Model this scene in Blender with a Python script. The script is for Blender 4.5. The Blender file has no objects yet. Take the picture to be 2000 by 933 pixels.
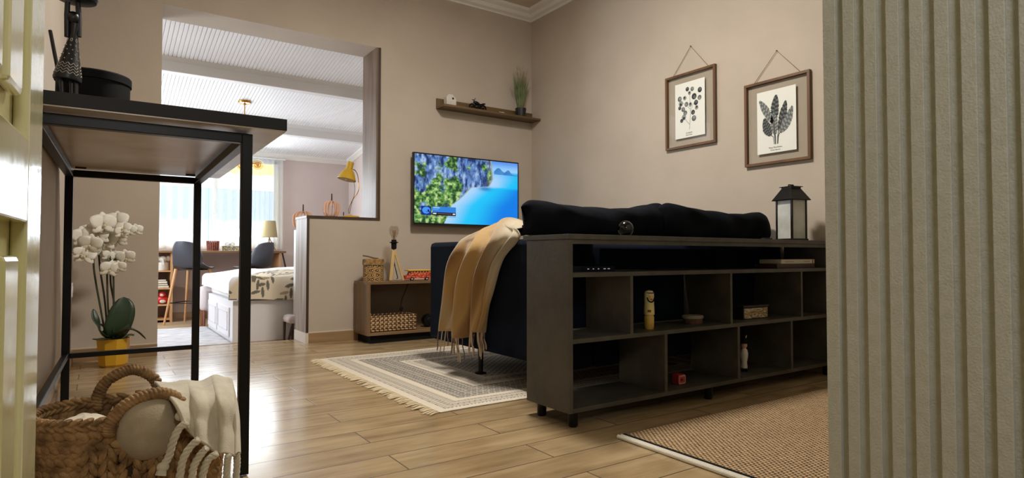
import bpy, bmesh, math, random
import numpy as np
from mathutils import Vector, Matrix, Euler
random.seed(7); rng = np.random.default_rng(7)
PI = math.pi
scn = bpy.context.scene
COL = scn.collection

# ------------------------------------------------------------------ camera
EYE = Vector((0, 0, 0.68)); FPX = 1186.4
cam_d = bpy.data.cameras.new('camera'); cam = bpy.data.objects.new('camera', cam_d); COL.objects.link(cam)
cam_d.sensor_width = 36; cam_d.lens = FPX / 2000 * 36; cam_d.clip_start = 0.02; cam_d.clip_end = 100
_y, _p, _r = [math.radians(a) for a in (34.246, 1.593, 0.029)]
FW = Vector((math.sin(_y) * math.cos(_p), math.cos(_y) * math.cos(_p), math.sin(_p)))
RT = Vector((math.cos(_y), -math.sin(_y), 0)); UP = RT.cross(FW)
RT, UP = math.cos(_r) * RT + math.sin(_r) * UP, -math.sin(_r) * RT + math.cos(_r) * UP
cam.matrix_world = Matrix(((RT.x, UP.x, -FW.x, EYE.x), (RT.y, UP.y, -FW.y, EYE.y), (RT.z, UP.z, -FW.z, EYE.z), (0, 0, 0, 1)))
scn.camera = cam

def at(u, v, ax, val):
    """point of the place seen at pixel (u, v), on the plane ax = val"""
    d = RT * (u - 1000) / FPX + UP * (466.5 - v) / FPX + FW
    i = 'xyz'.index(ax)
    return EYE + d * ((val - EYE[i]) / d[i])

# ------------------------------------------------------------------ world, sun, lights, exposure
W = bpy.data.worlds.new('world'); scn.world = W; W.use_nodes = True
bgn = W.node_tree.nodes['Background']; bgn.inputs[0].default_value = (0.72, 0.86, 1.0, 1); bgn.inputs[1].default_value = 3.6
scn.view_settings.view_transform = 'Standard'; scn.view_settings.look = 'None'
scn.view_settings.exposure = 0.0; scn.view_settings.gamma = 1.0
scn.view_settings.use_curve_mapping = False
try:
    scn.cycles.use_denoising = True; scn.cycles.max_bounces = 10; scn.cycles.transparent_max_bounces = 12
    scn.cycles.sample_clamp_indirect = 6.0; scn.cycles.caustics_reflective = False; scn.cycles.caustics_refractive = False
except Exception: pass

def light(name, kind, loc, power, color, size=None, sizey=None, target=None, rot=None):
    l = bpy.data.lights.new(name, kind); o = bpy.data.objects.new(name, l); COL.objects.link(o)
    o.location = loc; l.energy = power; l.color = color
    if kind == 'AREA':
        l.shape = 'RECTANGLE' if sizey else 'DISK'; l.size = size
        if sizey: l.size_y = sizey
    elif kind == 'POINT' and size: l.shadow_soft_size = size
    if target is not None: o.rotation_euler = (Vector(target) - Vector(loc)).to_track_quat('-Z', 'Y').to_euler()
    if rot: o.rotation_euler = rot
    return o
light('living_ceiling_lamp', 'AREA', (1.65, 2.5, 2.92), 74, (1, .95, .88), .4, target=(1.65, 2.5, 0))
light('living_lamp_glow', 'POINT', (1.9, 2.45, 2.6), 20, (1, .95, .89), .25)
light('hall_fill_light', 'AREA', (.15, -.75, 1.75), 12, (1, .99, .95), .5, target=(.9, .6, .7))  # added fill behind the camera, brightens the fluted panel and foreground
light('bedroom_side_fill_light', 'AREA', (-1.05, 6.7, 1.35), 58, (.86, .93, 1), 1.3, 1.2, target=(1.6, 6.7, 1.2))  # added fill from the unseen left side, lifts the bedroom brightness
light('bedroom_window_daylight', 'AREA', (1.0, 7.98, 1.35), 38, (.86, .93, 1), 1.7, .9, target=(1.0, 5.0, .95))
sun = light('sun', 'SUN', (0, 12, 6), 3.0, (1, .95, .86)); sun.data.angle = math.radians(1.0)
sun.rotation_euler = Vector((-.25, -1.0, -.52)).to_track_quat('-Z', 'Y').to_euler()

# ------------------------------------------------------------------ materials
def lin(c):
    if isinstance(c, (int, float)): c = (c, c, c)
    return tuple(((x / 255) / 12.92 if x / 255 <= .04045 else ((x / 255 + .055) / 1.055) ** 2.4) for x in c)
class NT:
    def __init__(s, name):
        s.m = bpy.data.materials.new(name); s.m.use_nodes = True; s.t = s.m.node_tree
        s.b = s.t.nodes['Principled BSDF']; s.out = s.t.nodes['Material Output']
    def n(s, ty, **kw):
        nd = s.t.nodes.new(ty)
        for k, v in kw.items(): setattr(nd, k, v)
        return nd
    def l(s, a, b): s.t.links.new(a, b)
    def coord(s, scale=(1, 1, 1), loc=(0, 0, 0), rot=(0, 0, 0)):
        tc = s.n('ShaderNodeTexCoord'); mp = s.n('ShaderNodeMapping')
        mp.inputs['Scale'].default_value = scale; mp.inputs['Location'].default_value = loc; mp.inputs['Rotation'].default_value = rot
        s.l(tc.outputs['Object'], mp.inputs[0]); return mp.outputs[0]
    def noise(s, vec, scale, detail=3, rough=.5):
        nd = s.n('ShaderNodeTexNoise'); nd.inputs['Scale'].default_value = scale; nd.inputs['Detail'].default_value = detail
        nd.inputs['Roughness'].default_value = rough; s.l(vec, nd.inputs['Vector']); return nd.outputs['Fac']
    def ramp(s, fac, stops):
        nd = s.n('ShaderNodeValToRGB'); cr = nd.color_ramp
        while len(cr.elements) < len(stops): cr.elements.new(.5)
        for e, (p, c) in zip(cr.elements, stops): e.position = p; e.color = (*lin(c), 1)
        s.l(fac, nd.inputs[0]); return nd.outputs[0]
    def bump(s, h, strength, dist=.01):
        nd = s.n('ShaderNodeBump'); nd.inputs['Strength'].default_value = strength; nd.inputs['Distance'].default_value = dist
        s.l(h, nd.inputs['Height']); s.l(nd.outputs[0], s.b.inputs['Normal'])
MATS = {}
def mat(name, c, rough=.6, metal=0, c2=None, scale=20, stretch=(1, 1, 1), bump=0, bscale=None, sheen=0, emit=0, spec=.5, coat=0, lo=.35, hi=.65):
    if name in MATS: return MATS[name]
    t = NT(name); b = t.b
    b.inputs['Base Color'].default_value = (*lin(c), 1); b.inputs['Roughness'].default_value = rough
    b.inputs['Metallic'].default_value = metal; b.inputs['Specular IOR Level'].default_value = spec
    if coat: b.inputs['Coat Weight'].default_value = coat; b.inputs['Coat Roughness'].default_value = .08
    if sheen: b.inputs['Sheen Weight'].default_value = sheen
    if emit: b.inputs['Emission Color'].default_value = (*lin(c), 1); b.inputs['Emission Strength'].default_value = emit
    if c2 is not None or bump:
        v = t.coord(scale=stretch)
        if c2 is not None: t.l(t.ramp(t.noise(v, scale, 4), [(lo, c), (hi, c2)]), b.inputs['Base Color'])
        if bump: t.bump(t.noise(v, bscale or scale, 4), bump)
    MATS[name] = t.m; return t.m
def wood(name, c, c2, axis='x', s=14, rough=.45, bump=.08):
    st = {'x': (.08, 1, 1), 'y': (1, .08, 1), 'z': (1, 1, .08)}[axis]
    return mat(name, c, rough, c2=c2, scale=s, stretch=st, bump=bump, bscale=s * 2, lo=.3, hi=.7)
def vcol(name, rough=.8, emit=0, bump=0, bscale=200, sheen=0, spec=.3):
    if name in MATS: return MATS[name]
    t = NT(name); a = t.n('ShaderNodeAttribute'); a.attribute_name = 'Col'
    t.b.inputs['Roughness'].default_value = rough; t.b.inputs['Specular IOR Level'].default_value = spec
    if emit:
        t.b.inputs['Base Color'].default_value = (0, 0, 0, 1)
        t.l(a.outputs['Color'], t.b.inputs['Emission Color']); t.b.inputs['Emission Strength'].default_value = emit
    else: t.l(a.outputs['Color'], t.b.inputs['Base Color'])
    if sheen: t.b.inputs['Sheen Weight'].default_value = sheen
    if bump: t.bump(t.noise(t.coord(), bscale, 3), bump, .004)
    MATS[name] = t.m; return t.m
def glass(name, c=(1, 1, 1), rough=0, alpha=.12, tint=None):
    if name in MATS: return MATS[name]
    t = NT(name); g = t.n('ShaderNodeBsdfGlossy'); g.inputs['Roughness'].default_value = rough
    tr = t.n('ShaderNodeBsdfTransparent'); tr.inputs[0].default_value = (*c, 1)
    lw = t.n('ShaderNodeLayerWeight'); lw.inputs[0].default_value = .5
    pw = t.n('ShaderNodeMath', operation='POWER'); t.l(lw.outputs['Facing'], pw.inputs[0]); pw.inputs[1].default_value = 5
    ma = t.n('ShaderNodeMath', operation='MULTIPLY_ADD'); t.l(pw.outputs[0], ma.inputs[0]); ma.inputs[1].default_value = .9; ma.inputs[2].default_value = .05
    mx = t.n('ShaderNodeMixShader'); t.l(ma.outputs[0], mx.inputs[0]); t.l(tr.outputs[0], mx.inputs[1]); t.l(g.outputs[0], mx.inputs[2])
    t.l(mx.outputs[0], t.out.inputs[0]); MATS[name] = t.m; return t.m
def sheer(name, c, trans=.35):
    t = NT(name); tr = t.n('ShaderNodeBsdfTransparent'); tl = t.n('ShaderNodeBsdfTranslucent'); df = t.n('ShaderNodeBsdfDiffuse')
    tl.inputs[0].default_value = (*c, 1); df.inputs[0].default_value = (*c, 1)
    m1 = t.n('ShaderNodeMixShader'); m1.inputs[0].default_value = .35; t.l(tl.outputs[0], m1.inputs[1]); t.l(df.outputs[0], m1.inputs[2])
    m2 = t.n('ShaderNodeMixShader'); m2.inputs[0].default_value = 1 - trans; t.l(tr.outputs[0], m2.inputs[1]); t.l(m1.outputs[0], m2.inputs[2])
    t.l(m2.outputs[0], t.out.inputs[0]); return t.m

# ------------------------------------------------------------------ mesh building
def rootloc(p):
    while p is not None and p.parent is not None: p = p.parent
    return Vector(p.location) if p is not None else Vector((0, 0, 0))
class MB:
    def __init__(s): s.v = []; s.f = []; s.c = None
    def add(s, vs, fs):
        k = len(s.v); s.v += [tuple(x) for x in vs]; s.f += [tuple(i + k for i in f) for f in fs]; return s
    def box(s, x0, x1, y0, y1, z0, z1):
        vs = [(x, y, z) for z in (z0, z1) for y in (y0, y1) for x in (x0, x1)]
        return s.add(vs, [(0, 2, 3, 1), (4, 5, 7, 6), (0, 1, 5, 4), (2, 6, 7, 3), (0, 4, 6, 2), (1, 3, 7, 5)])
    def obox(s, c, size, R=None):
        R = R or Matrix.Identity(3); c = Vector(c); h = Vector(size) / 2
        vs = [c + R @ Vector((x * h.x, y * h.y, z * h.z)) for z in (-1, 1) for y in (-1, 1) for x in (-1, 1)]
        return s.add(vs, [(0, 2, 3, 1), (4, 5, 7, 6), (0, 1, 5, 4), (2, 6, 7, 3), (0, 4, 6, 2), (1, 3, 7, 5)])
    def tube(s, pts, r, seg=8, closed=False, flat=1.0):
        pts = [Vector(p) for p in pts]; n = len(pts); rs = r if isinstance(r, (list, tuple)) else [r] * n
        vs = []; pn = None
        for i, p in enumerate(pts):
            a = pts[i - 1] if (i > 0 or closed) else p; b = pts[(i + 1) % n] if (i < n - 1 or closed) else p
            d = (b - a)
            d = d.normalized() if d.length > 1e-9 else Vector((0, 0, 1))
            if pn is None: pn = d.orthogonal().normalized()
            pn = (pn - d * pn.dot(d)); pn = pn.normalized() if pn.length > 1e-6 else d.orthogonal().normalized()
            q = d.cross(pn)
            for k in range(seg):
                t = 2 * PI * k / seg; vs.append(p + rs[i] * (math.cos(t) * pn + flat * math.sin(t) * q))
        fs = []
        for i in range(n if closed else n - 1):
            j = (i + 1) % n
            for k in range(seg): fs.append((i * seg + k, i * seg + (k + 1) % seg, j * seg + (k + 1) % seg, j * seg + k))
        if not closed: fs.append(tuple(range(seg))[::-1]); fs.append(tuple((n - 1) * seg + k for k in range(seg)))
        return s.add(vs, fs)
    def cyl(s, a, b, r0, r1=None, seg=20): return s.tube([a, b], [r0, r0 if r1 is None else r1], seg)
    def lathe(s, prof, c, seg=28, M=None, sx=1, sy=1):
        c = Vector(c); vs = []; fs = []; n = len(prof)
        for (r, z) in prof:
            for k in range(seg):
                t = 2 * PI * k / seg; p = Vector((r * math.cos(t) * sx, r * math.sin(t) * sy, z)); vs.append(c + (M @ p if M else p))
        for i in range(n - 1):
            for k in range(seg): fs.append((i * seg + k, i * seg + (k + 1) % seg, (i + 1) * seg + (k + 1) % seg, (i + 1) * seg + k))
        if prof[0][0] > 1e-6: fs.append(tuple(range(seg))[::-1])
        if prof[-1][0] > 1e-6: fs.append(tuple((n - 1) * seg + k for k in range(seg)))
        return s.add(vs, fs)
    def ell(s, c, r, R=None, seg=10, rings=6):
        c = Vector(c); vs = []; fs = []
        for i in range(rings + 1):
            ph = -PI / 2 + PI * i / rings
            for k in range(seg):
                t = 2 * PI * k / seg; p = Vector((r[0] * math.cos(ph) * math.cos(t), r[1] * math.cos(ph) * math.sin(t), r[2] * math.sin(ph)))
                vs.append(c + (R @ p if R else p))
        for i in range(rings):
            for k in range(seg): fs.append((i * seg + k, i * seg + (k + 1) % seg, (i + 1) * seg + (k + 1) % seg, (i + 1) * seg + k))
        return s.add(vs, fs)
    def grid(s, P, col=None, close_u=False, flip=False):
        nu, nv = len(P), len(P[0]); k = len(s.v)
        s.v += [tuple(p) for row in P for p in row]
        for i in range(nu if close_u else nu - 1):
            for j in range(nv - 1):
                a, b = i * nv + j, ((i + 1) % nu) * nv + j; f = (k + a, k + b, k + b + 1, k + a + 1)
                s.f.append(f[::-1] if flip else f)
        if col is not None: s.c = list(s.c or []) + [tuple(c) for row in col for c in row]
        return s
    def prism(s, poly, d0, d1, axis='y'):
        n = len(poly)
        def P(a, b, d): return {'x': (d, a, b), 'y': (a, d, b), 'z': (a, b, d)}[axis]
        vs = [P(a, b, d0) for a, b in poly] + [P(a, b, d1) for a, b in poly]
        fs = [tuple(range(n))[::-1], tuple(n + i for i in range(n))] + [(i, (i + 1) % n, n + (i + 1) % n, n + i) for i in range(n)]
        return s.add(vs, fs)
    def fan(s, pts, z=None): return s.add(pts, [tuple(range(len(pts)))])
    def build(s, name, m, parent=None, origin=None, smooth=True, ang=35, bevel=0, thick=0, subsurf=0, fixn=True):
        off = rootloc(parent) if parent is not None else Vector(origin) if origin is not None else Vector((0, 0, 0))
        me = bpy.data.meshes.new(name)
        me.from_pydata([(x - off.x, y - off.y, z - off.z) for x, y, z in s.v], [], s.f)
        if s.c is not None:
            at_ = me.attributes.new('Col', 'FLOAT_COLOR', 'POINT')
            cc = np.ones((len(s.v), 4), np.float32); cc[:len(s.c), :3] = np.array(s.c, np.float32)[:, :3]; at_.data.foreach_set('color', cc.ravel())
        if fixn:
            bm = bmesh.new(); bm.from_mesh(me); bmesh.ops.recalc_face_normals(bm, faces=bm.faces); bm.to_mesh(me); bm.free()
        if smooth:
            me.shade_smooth()
            try: me.set_sharp_from_angle(angle=math.radians(ang))
            except Exception: pass
        o = bpy.data.objects.new(name, me); COL.objects.link(o)
        if m: me.materials.append(m)
        if parent is not None: o.parent = parent
        else: o.location = off
        if subsurf: md = o.modifiers.new('s', 'SUBSURF'); md.levels = md.render_levels = subsurf
        if thick: md = o.modifiers.new('t', 'SOLIDIFY'); md.thickness = thick; md.offset = 0
        if bevel: md = o.modifiers.new('b', 'BEVEL'); md.width = bevel; md.segments = 2; md.limit_method = 'ANGLE'
        return o
def tag(o, label, cat, group=None):
    o['label'] = label; o['category'] = cat
    if group: o['group'] = group
    return o
def struct(o): o['kind'] = 'structure'; return o
def thing(name, label, cat, loc, group=None, rz=0):
    o = bpy.data.objects.new(name, None); COL.objects.link(o); o.location = loc; o.rotation_euler = (0, 0, rz)
    o.empty_display_size = .05
    return tag(o, label, cat, group)
def dup(root, loc, rz=0, label=None):
    r = root.copy(); COL.objects.link(r); r.location = loc; r.rotation_euler = (0, 0, rz)
    if label: r['label'] = label
    for ch in list(root.children):
        c = ch.copy(); COL.objects.link(c); c.parent = r
        for g in list(ch.children):
            d = g.copy(); COL.objects.link(d); d.parent = c
    return r
def text_mesh(txt, size, R, loc, name, m, parent, serif=False):
    cu = bpy.data.curves.new('t', 'FONT'); cu.body = txt; cu.size = size; cu.align_x = 'CENTER'; cu.extrude = 0
    o = bpy.data.objects.new('t', cu); COL.objects.link(o)
    me = bpy.data.meshes.new_from_object(o.evaluated_get(bpy.context.evaluated_depsgraph_get()))
    bpy.data.objects.remove(o); bpy.data.curves.remove(cu)
    b = MB(); b.add([Vector(loc) + R @ v.co for v in me.vertices], [tuple(p.vertices) for p in me.polygons])
    bpy.data.meshes.remove(me)
    return b.build(name, m, parent, smooth=False, fixn=False)
def smoothstep(a, b, x): t = max(0, min(1, (x - a) / (b - a))); return t * t * (3 - 2 * t)
def interp(x, xs, ys): return float(np.interp(x, xs, ys))
def crv(pts, n=24):
    """smooth curve through pts (Catmull-Rom)"""
    P = [Vector(p) for p in pts]; P = [2 * P[0] - P[1]] + P + [2 * P[-1] - P[-2]]; out = []; m = len(P) - 3
    for i in range(n):
        t = i / (n - 1) * m; k = min(int(t), m - 1); t -= k; a, b, c, d = P[k:k + 4]
        out.append(.5 * ((2 * b) + (-a + c) * t + (2 * a - 5 * b + 4 * c - d) * t * t + (-a + 3 * b - 3 * c + d) * t ** 3))
    return out
def rot3(x=0, y=0, z=0): return Euler((x, y, z)).to_matrix()

# common materials
M_wall = mat('wall_plaster_taupe', (187, 174, 158), .85, c2=(181, 168, 152), scale=3, bump=.05, bscale=90)
M_wall_bed = mat('wall_plaster_cool_tinted', (206, 190, 184), .85, c2=(200, 184, 178), scale=3, bump=.04, bscale=90)  # same plaster as the living room, cool bedroom light put into its colour
M_white = mat('white_moulding', (226, 222, 214), .5)
M_whitepaint = mat('white_lacquer', (232, 232, 234), .35)
M_black = mat('black_metal', (11, 10, 10), .4, spec=.3)
M_blackmatte = mat('black_matte', (13, 12, 12), .75, spec=.2)
M_oakx = wood('oak_x', (140, 106, 68), (104, 74, 44), 'x')
M_oakz = wood('oak_z', (150, 112, 72), (112, 80, 50), 'z')
M_palewoodz = wood('pale_grey_wood_z', (172, 158, 146), (120, 104, 92), 'z', s=22, bump=.05)
M_jamb = wood('grey_brown_jamb_wood', (128, 104, 84), (88, 68, 52), 'z', s=18, bump=.05)
M_palewoody = wood('pale_grey_wood_y', (196, 184, 172), (150, 134, 122), 'y', s=22, bump=.05)
M_darkedge = wood('dark_brown_edge', (74, 54, 36), (52, 38, 26), 'z')
M_beech = wood('beech', (206, 160, 112), (184, 136, 90), 'z', bump=.03)
M_brass = mat('brass', (176, 130, 60), .25, metal=1)
# ================================================================== the setting
YW, YB = 4.82, 5.13            # living side and bedroom side of the wall with the opening
XL, XR, ZC = -.135, 3.513, 3.08
ZF = -.05                      # bedroom floor, one low step down
YE, XE = 8.10, 2.814           # bedroom far wall and right wall
def floor_mat():
    t = NT('wood_look_floor_tiles'); v = t.coord(loc=(7.815, 1.52, 0))
    b = t.n('ShaderNodeTexBrick'); b.offset = .5; b.offset_frequency = 2; b.squash = 1
    b.inputs['Scale'].default_value = 1; b.inputs['Brick Width'].default_value = .91; b.inputs['Row Height'].default_value = .166
    b.inputs['Mortar Size'].default_value = .0028; b.inputs['Mortar Smooth'].default_value = .3; b.inputs['Bias'].default_value = 0
    b.inputs['Color1'].default_value = (0, 0, 0, 1); b.inputs['Color2'].default_value = (1, 1, 1, 1); b.inputs['Mortar'].default_value = (.5, .5, .5, 1)
    t.l(v, b.inputs['Vector'])
    # grain coordinates shifted per tile
    tc = t.n('ShaderNodeTexCoord'); cm = t.n('ShaderNodeVectorMath', operation='MULTIPLY_ADD')
    cm.inputs[1].default_value = (7, 3, 5); t.l(b.outputs['Color'], cm.inputs[0]); t.l(tc.outputs['Object'], cm.inputs[2])
    mp = t.n('ShaderNodeMapping'); mp.inputs['Scale'].default_value = (.9, 9, 1); t.l(cm.outputs[0], mp.inputs[0])
    g = t.noise(mp.outputs[0], 2.2, 6, .6)
    mp2 = t.n('ShaderNodeMapping'); mp2.inputs['Scale'].default_value = (2.2, 5, 1); t.l(cm.outputs[0], mp2.inputs[0])
    g2 = t.noise(mp2.outputs[0], 1.6, 3, .5)
    c1 = t.ramp(g, [(.30, (136, 112, 80)), (.5, (166, 142, 106)), (.70, (186, 164, 128))])
    c2 = t.ramp(g2, [(.38, (120, 96, 66)), (.62, (180, 156, 118))])
    mx = t.n('ShaderNodeMixRGB'); mx.inputs[0].default_value = .38; t.l(c1, mx.inputs[1]); t.l(c2, mx.inputs[2])
    mm = t.n('ShaderNodeMixRGB'); t.l(b.outputs['Fac'], mm.inputs[0]); t.l(mx.outputs[0], mm.inputs[1]); mm.inputs[2].default_value = (*lin((92, 78, 62)), 1)
    t.l(mm.outputs[0], t.b.inputs['Base Color'])
    rr = t.ramp(g, [(.3, 78), (.7, 104)]); t.l(rr, t.b.inputs['Roughness']); t.b.inputs['Roughness'].default_value = .3
    r1 = t.n('ShaderNodeMapRange'); r1.inputs['To Min'].default_value = .14; r1.inputs['To Max'].default_value = .25; t.l(g, r1.inputs[0]); t.l(r1.outputs[0], t.b.inputs['Roughness'])
    inv = t.n('ShaderNodeMath', operation='SUBTRACT'); inv.inputs[0].default_value = 1; t.l(b.outputs['Fac'], inv.inputs[1])
    ad = t.n('ShaderNodeMath', operation='MULTIPLY_ADD'); ad.inputs[1].default_value = .22; t.l(g, ad.inputs[0]); t.l(inv.outputs[0], ad.inputs[2])
    t.bump(ad.outputs[0], .35, .0025)
    return t.m
M_floor = floor_mat()
struct(MB().box(-1.2, 3.9, -2.2, YB - .03, -.15, 0).build('floor', M_floor, smooth=False))
M_bedfloor = wood('bedroom_floor', (190, 164, 130), (160, 132, 100), 'x', s=10, rough=.4)
struct(MB().box(-1.2, 3.2, YB - .03, 8.4, -.2, ZF).build('floor', M_bedfloor, smooth=False))
struct(MB().box(-1.2, 3.9, -2.2, YB, ZC, ZC + .1).build('ceiling', mat('ceiling_paint', (200, 186, 170), .9), smooth=False))
# wall with the opening and the half wall
poly = [(-1.2, -.12), (.343, -.12), (.343, 2.43), (1.924, 2.43), (1.924, .977), (1.36, .977), (1.36, -.12), (3.9, -.12), (3.9, 3.2), (-1.2, 3.2)]
struct(MB().prism(poly, YW, YB).build('wall_back', M_wall, smooth=False))
struct(MB().box(XR, 3.9, .3, YW, -.1, 3.2).build('wall_right', M_wall, smooth=False))
struct(MB().prism([(-.33, .96), (-.176, .96), (XL, YW), (-.33, YW)], -.1, 3.2, 'z').build('wall_left', M_wall, smooth=False))
struct(MB().box(-.33, -.20, .27, .96, -.1, 3.2).build('wall_left_niche', M_wall, smooth=False))
struct(MB().box(-1.2, -.14, .1, .27, -.1, 3.2).build('wall_hall_front', M_wall, smooth=False))
struct(MB().box(-1.2, -1.05, -2.2, .1, -.1, 3.2).build('wall_hall_left', M_wall, smooth=False))
struct(MB().box(-1.05, 1.05, -2.2, -2.05, -.1, 3.2).build('wall_hall_back', M_wall, smooth=False))
# fluted partition on the right: plain end trim, then raised slats with grooves between
M_flute = mat('fluted_panel_paint', (190, 188, 176), .7, c2=(182, 180, 166), scale=60, bump=.25, bscale=260)
XF = 1.05
struct(MB().box(XF + .009, 3.9, -2.2, .5665, -.1, 3.2).build('wall_partition', M_flute, smooth=False))
yend = at(1612, 466, 'x', XF).y; ytr = at(1637, 466, 'x', XF).y
tr = MB().box(XF, XF + .011, ytr, yend, -.1, 3.1)
sl = MB(); y1 = at(1651, 466, 'x', XF).y; pt = (y1 - at(1939, 466, 'x', XF).y) / 6; wd = y1 - at(1674, 466, 'x', XF).y
for k in range(18):
    a = y1 - k * pt; sl.box(XF, XF + .011, a - wd, a, -.1, 3.1)
struct(tr.build('trim_partition_edge', M_flute, smooth=False, bevel=.001))
struct(sl.build('trim_fluted_slats', M_flute, smooth=False, bevel=.0012))
# cornice around the living room (moulded profile: offset from wall, height)
cp = [(0, 2.985), (.014, 2.985), (.02, 3.0), (.05, 3.012), (.062, 3.03), (.062, 3.04), (.10, 3.055), (.105, 3.08), (0, 3.08)]
def cornice(name, kind, prof, a, b, inward):
    m = MB(); n = len(prof); A = Vector(a); B = Vector(b); I = Vector(inward)
    d = (B - A).normalized()
    vs = [A + I * o + d * o + Vector((0, 0, z)) for o, z in prof] + [B + I * o - d * o + Vector((0, 0, z)) for o, z in prof]
    m.add(vs, [(i, (i + 1) % n, n + (i + 1) % n, n + i) for i in range(n)] + [tuple(range(n)), tuple(range(n, 2 * n))[::-1]])
    return struct(m.build(name, M_white, ang=20))
cornice('trim_cornice_back', 0, cp, (XL, YW, 0), (XR, YW, 0), (0, -1, 0))
cornice('trim_cornice_right', 0, cp, (XR, YW, 0), (XR, .57, 0), (-1, 0, 0))
cornice('trim_cornice_left', 0, cp, (-.176, .96, 0), (XL, YW, 0), (1, 0, 0))
# baseboards: wood-look tile with a light grout bead on top
M_base = wood('baseboard_tile', (166, 136, 98), (132, 104, 70), 'x')
M_bead = mat('baseboard_bead', (205, 190, 170), .6)
def baseb(side, x0, x1, y0, y1, z0=0, m=M_base):
    o = struct(MB().box(x0, x1, y0, y1, z0, z0 + .078).build('baseboard_' + side, m, smooth=False))
    MB().box(x0, x1, y0, y1, z0 + .078, z0 + .086).build('bead', M_bead, o, smooth=False)
baseb('back', 1.3605, XR, YW - .012, YW)
baseb('back_left', XL, .343, YW - .012, YW)
baseb('right', XR - .012, XR, .57, YW - .012)
ob = struct(MB().prism([(-.18, .97), (-.164, .97), (XL + .012, YW - .012), (-.15, YW - .012)], 0, .08, 'z').build('baseboard_left', M_base, smooth=False))
# opening lining boards with dark front edges
o = struct(MB().box(1.336, 1.36, YW - .012, YB, 0, .08).build('trim_half_wall_foot', mat('pale_stone', (212, 202, 190), .5), smooth=False))
o = struct(MB().box(1.342, 1.36, YW - .002, YB, .08, .977).build('trim_half_wall_end', M_palewoodz, smooth=False))
MB().box(1.341, 1.361, YW - .006, YW - .002, .08, .977).build('edge_band', M_darkedge, o, smooth=False)
o = struct(MB().box(1.338, 1.924, YW - .002, YB + .005, .977, .995).build('trim_ledge', M_palewoody, smooth=False))
MB().box(1.338, 1.942, YW - .007, YW - .002, .975, .996).build('edge_band', M_darkedge, o, smooth=False)
o = struct(MB().box(1.906, 1.926, YW - .002, YB + .005, .995, 2.43).build('trim_opening_jamb', M_jamb, smooth=False))
MB().box(1.924, 1.942, YW - .007, YW, .995, 2.43).build('edge_band', M_darkedge, o, smooth=False)

# ---------------------------------------------------------------- bedroom shell
def zc(y): return 1.975 + (YE - y) * .157
WX0, WX1, WZ0, WZ1 = -.35, 1.90, .80, 1.90
pz = [(-1.2, -.2), (3.2, -.2), (3.2, 2.3), (-1.2, 2.3)]
wb = MB()
for (x0, x1, z0, z1) in ((-1.2, WX0, -.2, 2.3), (WX1, 3.2, -.2, 2.3), (WX0, WX1, -.2, WZ0), (WX0, WX1, WZ1, 2.3)): wb.box(x0, x1, YE, YE + .2, z0, z1)
struct(wb.build('wall_bedroom_back', M_wall_bed, smooth=False))
struct(MB().box(XE, XE + .2, YB, YE + .1, -.2, 2.6).build('wall_bedroom_right', M_wall_bed, smooth=False))
wl = MB()
for (y0, y1, z0, z1) in ((YB, 6.0, -.2, 2.6), (7.4, 8.3, -.2, 2.6), (6.0, 7.4, -.2, .7), (6.0, 7.4, 2.0, 2.6)): wl.box(-1.2, -1.08, y0, y1, z0, z1)
struct(wl.build('wall_bedroom_left', M_wall_bed, smooth=False))
# sloping boarded ceiling: boards run along the slope with fine v-grooves
M_board = mat('white_ceiling_boards', (238, 238, 240), .55)
cb = MB(); n = 0; x = -1.1; pw = .031
prof = []
while x < 2.9:
    prof += [(x, 0), (x + .0035, .008), (x + .007, 0)]; x += pw
P = [[(px, y, zc(y) + pzz) for px, pzz in prof] for y in (YB - .02, YE + .05)]
cb.grid(P); cb.box(-1.2, 3.2, YB - .005, YB, zc(YB) + .02, 2.6)
struct(cb.build('ceiling_bedroom', M_board, smooth=False, fixn=False))
rf = MB(); rf.add([(-1.2, YB - .02, zc(YB) + .05), (3.2, YB - .02, zc(YB) + .05), (3.2, 8.3, zc(8.3) + .05), (-1.2, 8.3, zc(8.3) + .05), (-1.2, YB - .02, zc(YB) + .15), (3.2, YB - .02, zc(YB) + .15), (3.2, 8.3, zc(8.3) + .15), (-1.2, 8.3, zc(8.3) + .15)],
       [(0, 1, 2, 3), (4, 7, 6, 5), (0, 4, 5, 1), (2, 6, 7, 3), (0, 3, 7, 4), (1, 5, 6, 2)])
struct(rf.build('ceiling_bedroom_roof', M_white, smooth=False))
def solve_ceiling(u, v):
    d = RT * (u - 1000) / FPX + UP * (466.5 - v) / FPX + FW
    t = (1.975 + YE * .157 - EYE.z) / (d.z + .157 * d.y); return EYE + d * t
M_beam = mat('white_beam_paint', (214, 212, 210), .6)
for y0 in (5.78, 7.00):
    bb = MB().box(-1.08, XE, y0, y0 + .10, zc(y0) - .115, zc(y0) + .03)
    bb.add([(x, y0 - e, zc(y0 - e) - q) for x in (-1.08, XE) for e, q in ((0, .03), (.03, .0), (0, -.02))], [(0, 1, 4, 3), (1, 2, 5, 4), (0, 3, 5, 2)])
    struct(bb.build('trim_beam', M_beam, smooth=False, bevel=.004))
bc = [(0, -.06), (.012, -.06), (.03, -.035), (.05, -.02), (.055, 0), (0, 0.01)]
mc = MB(); n = len(bc)
vs = [(x, YE - o_, zc(YE - o_) + z) for x in (-1.08, XE) for o_, z in bc]
mc.add(vs, [(i, (i + 1) % n, n + (i + 1) % n, n + i) for i in range(n)]); struct(mc.build('trim_bedroom_cornice_back', M_white, ang=20))
mc = MB(); vs = [(XE - o_, y, zc(y) + z) for y in (YE, YB) for o_, z in bc]
mc.add(vs, [(i, (i + 1) % n, n + (i + 1) % n, n + i) for i in range(n)]); struct(mc.build('trim_bedroom_cornice_right', M_white, ang=20))
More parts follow.
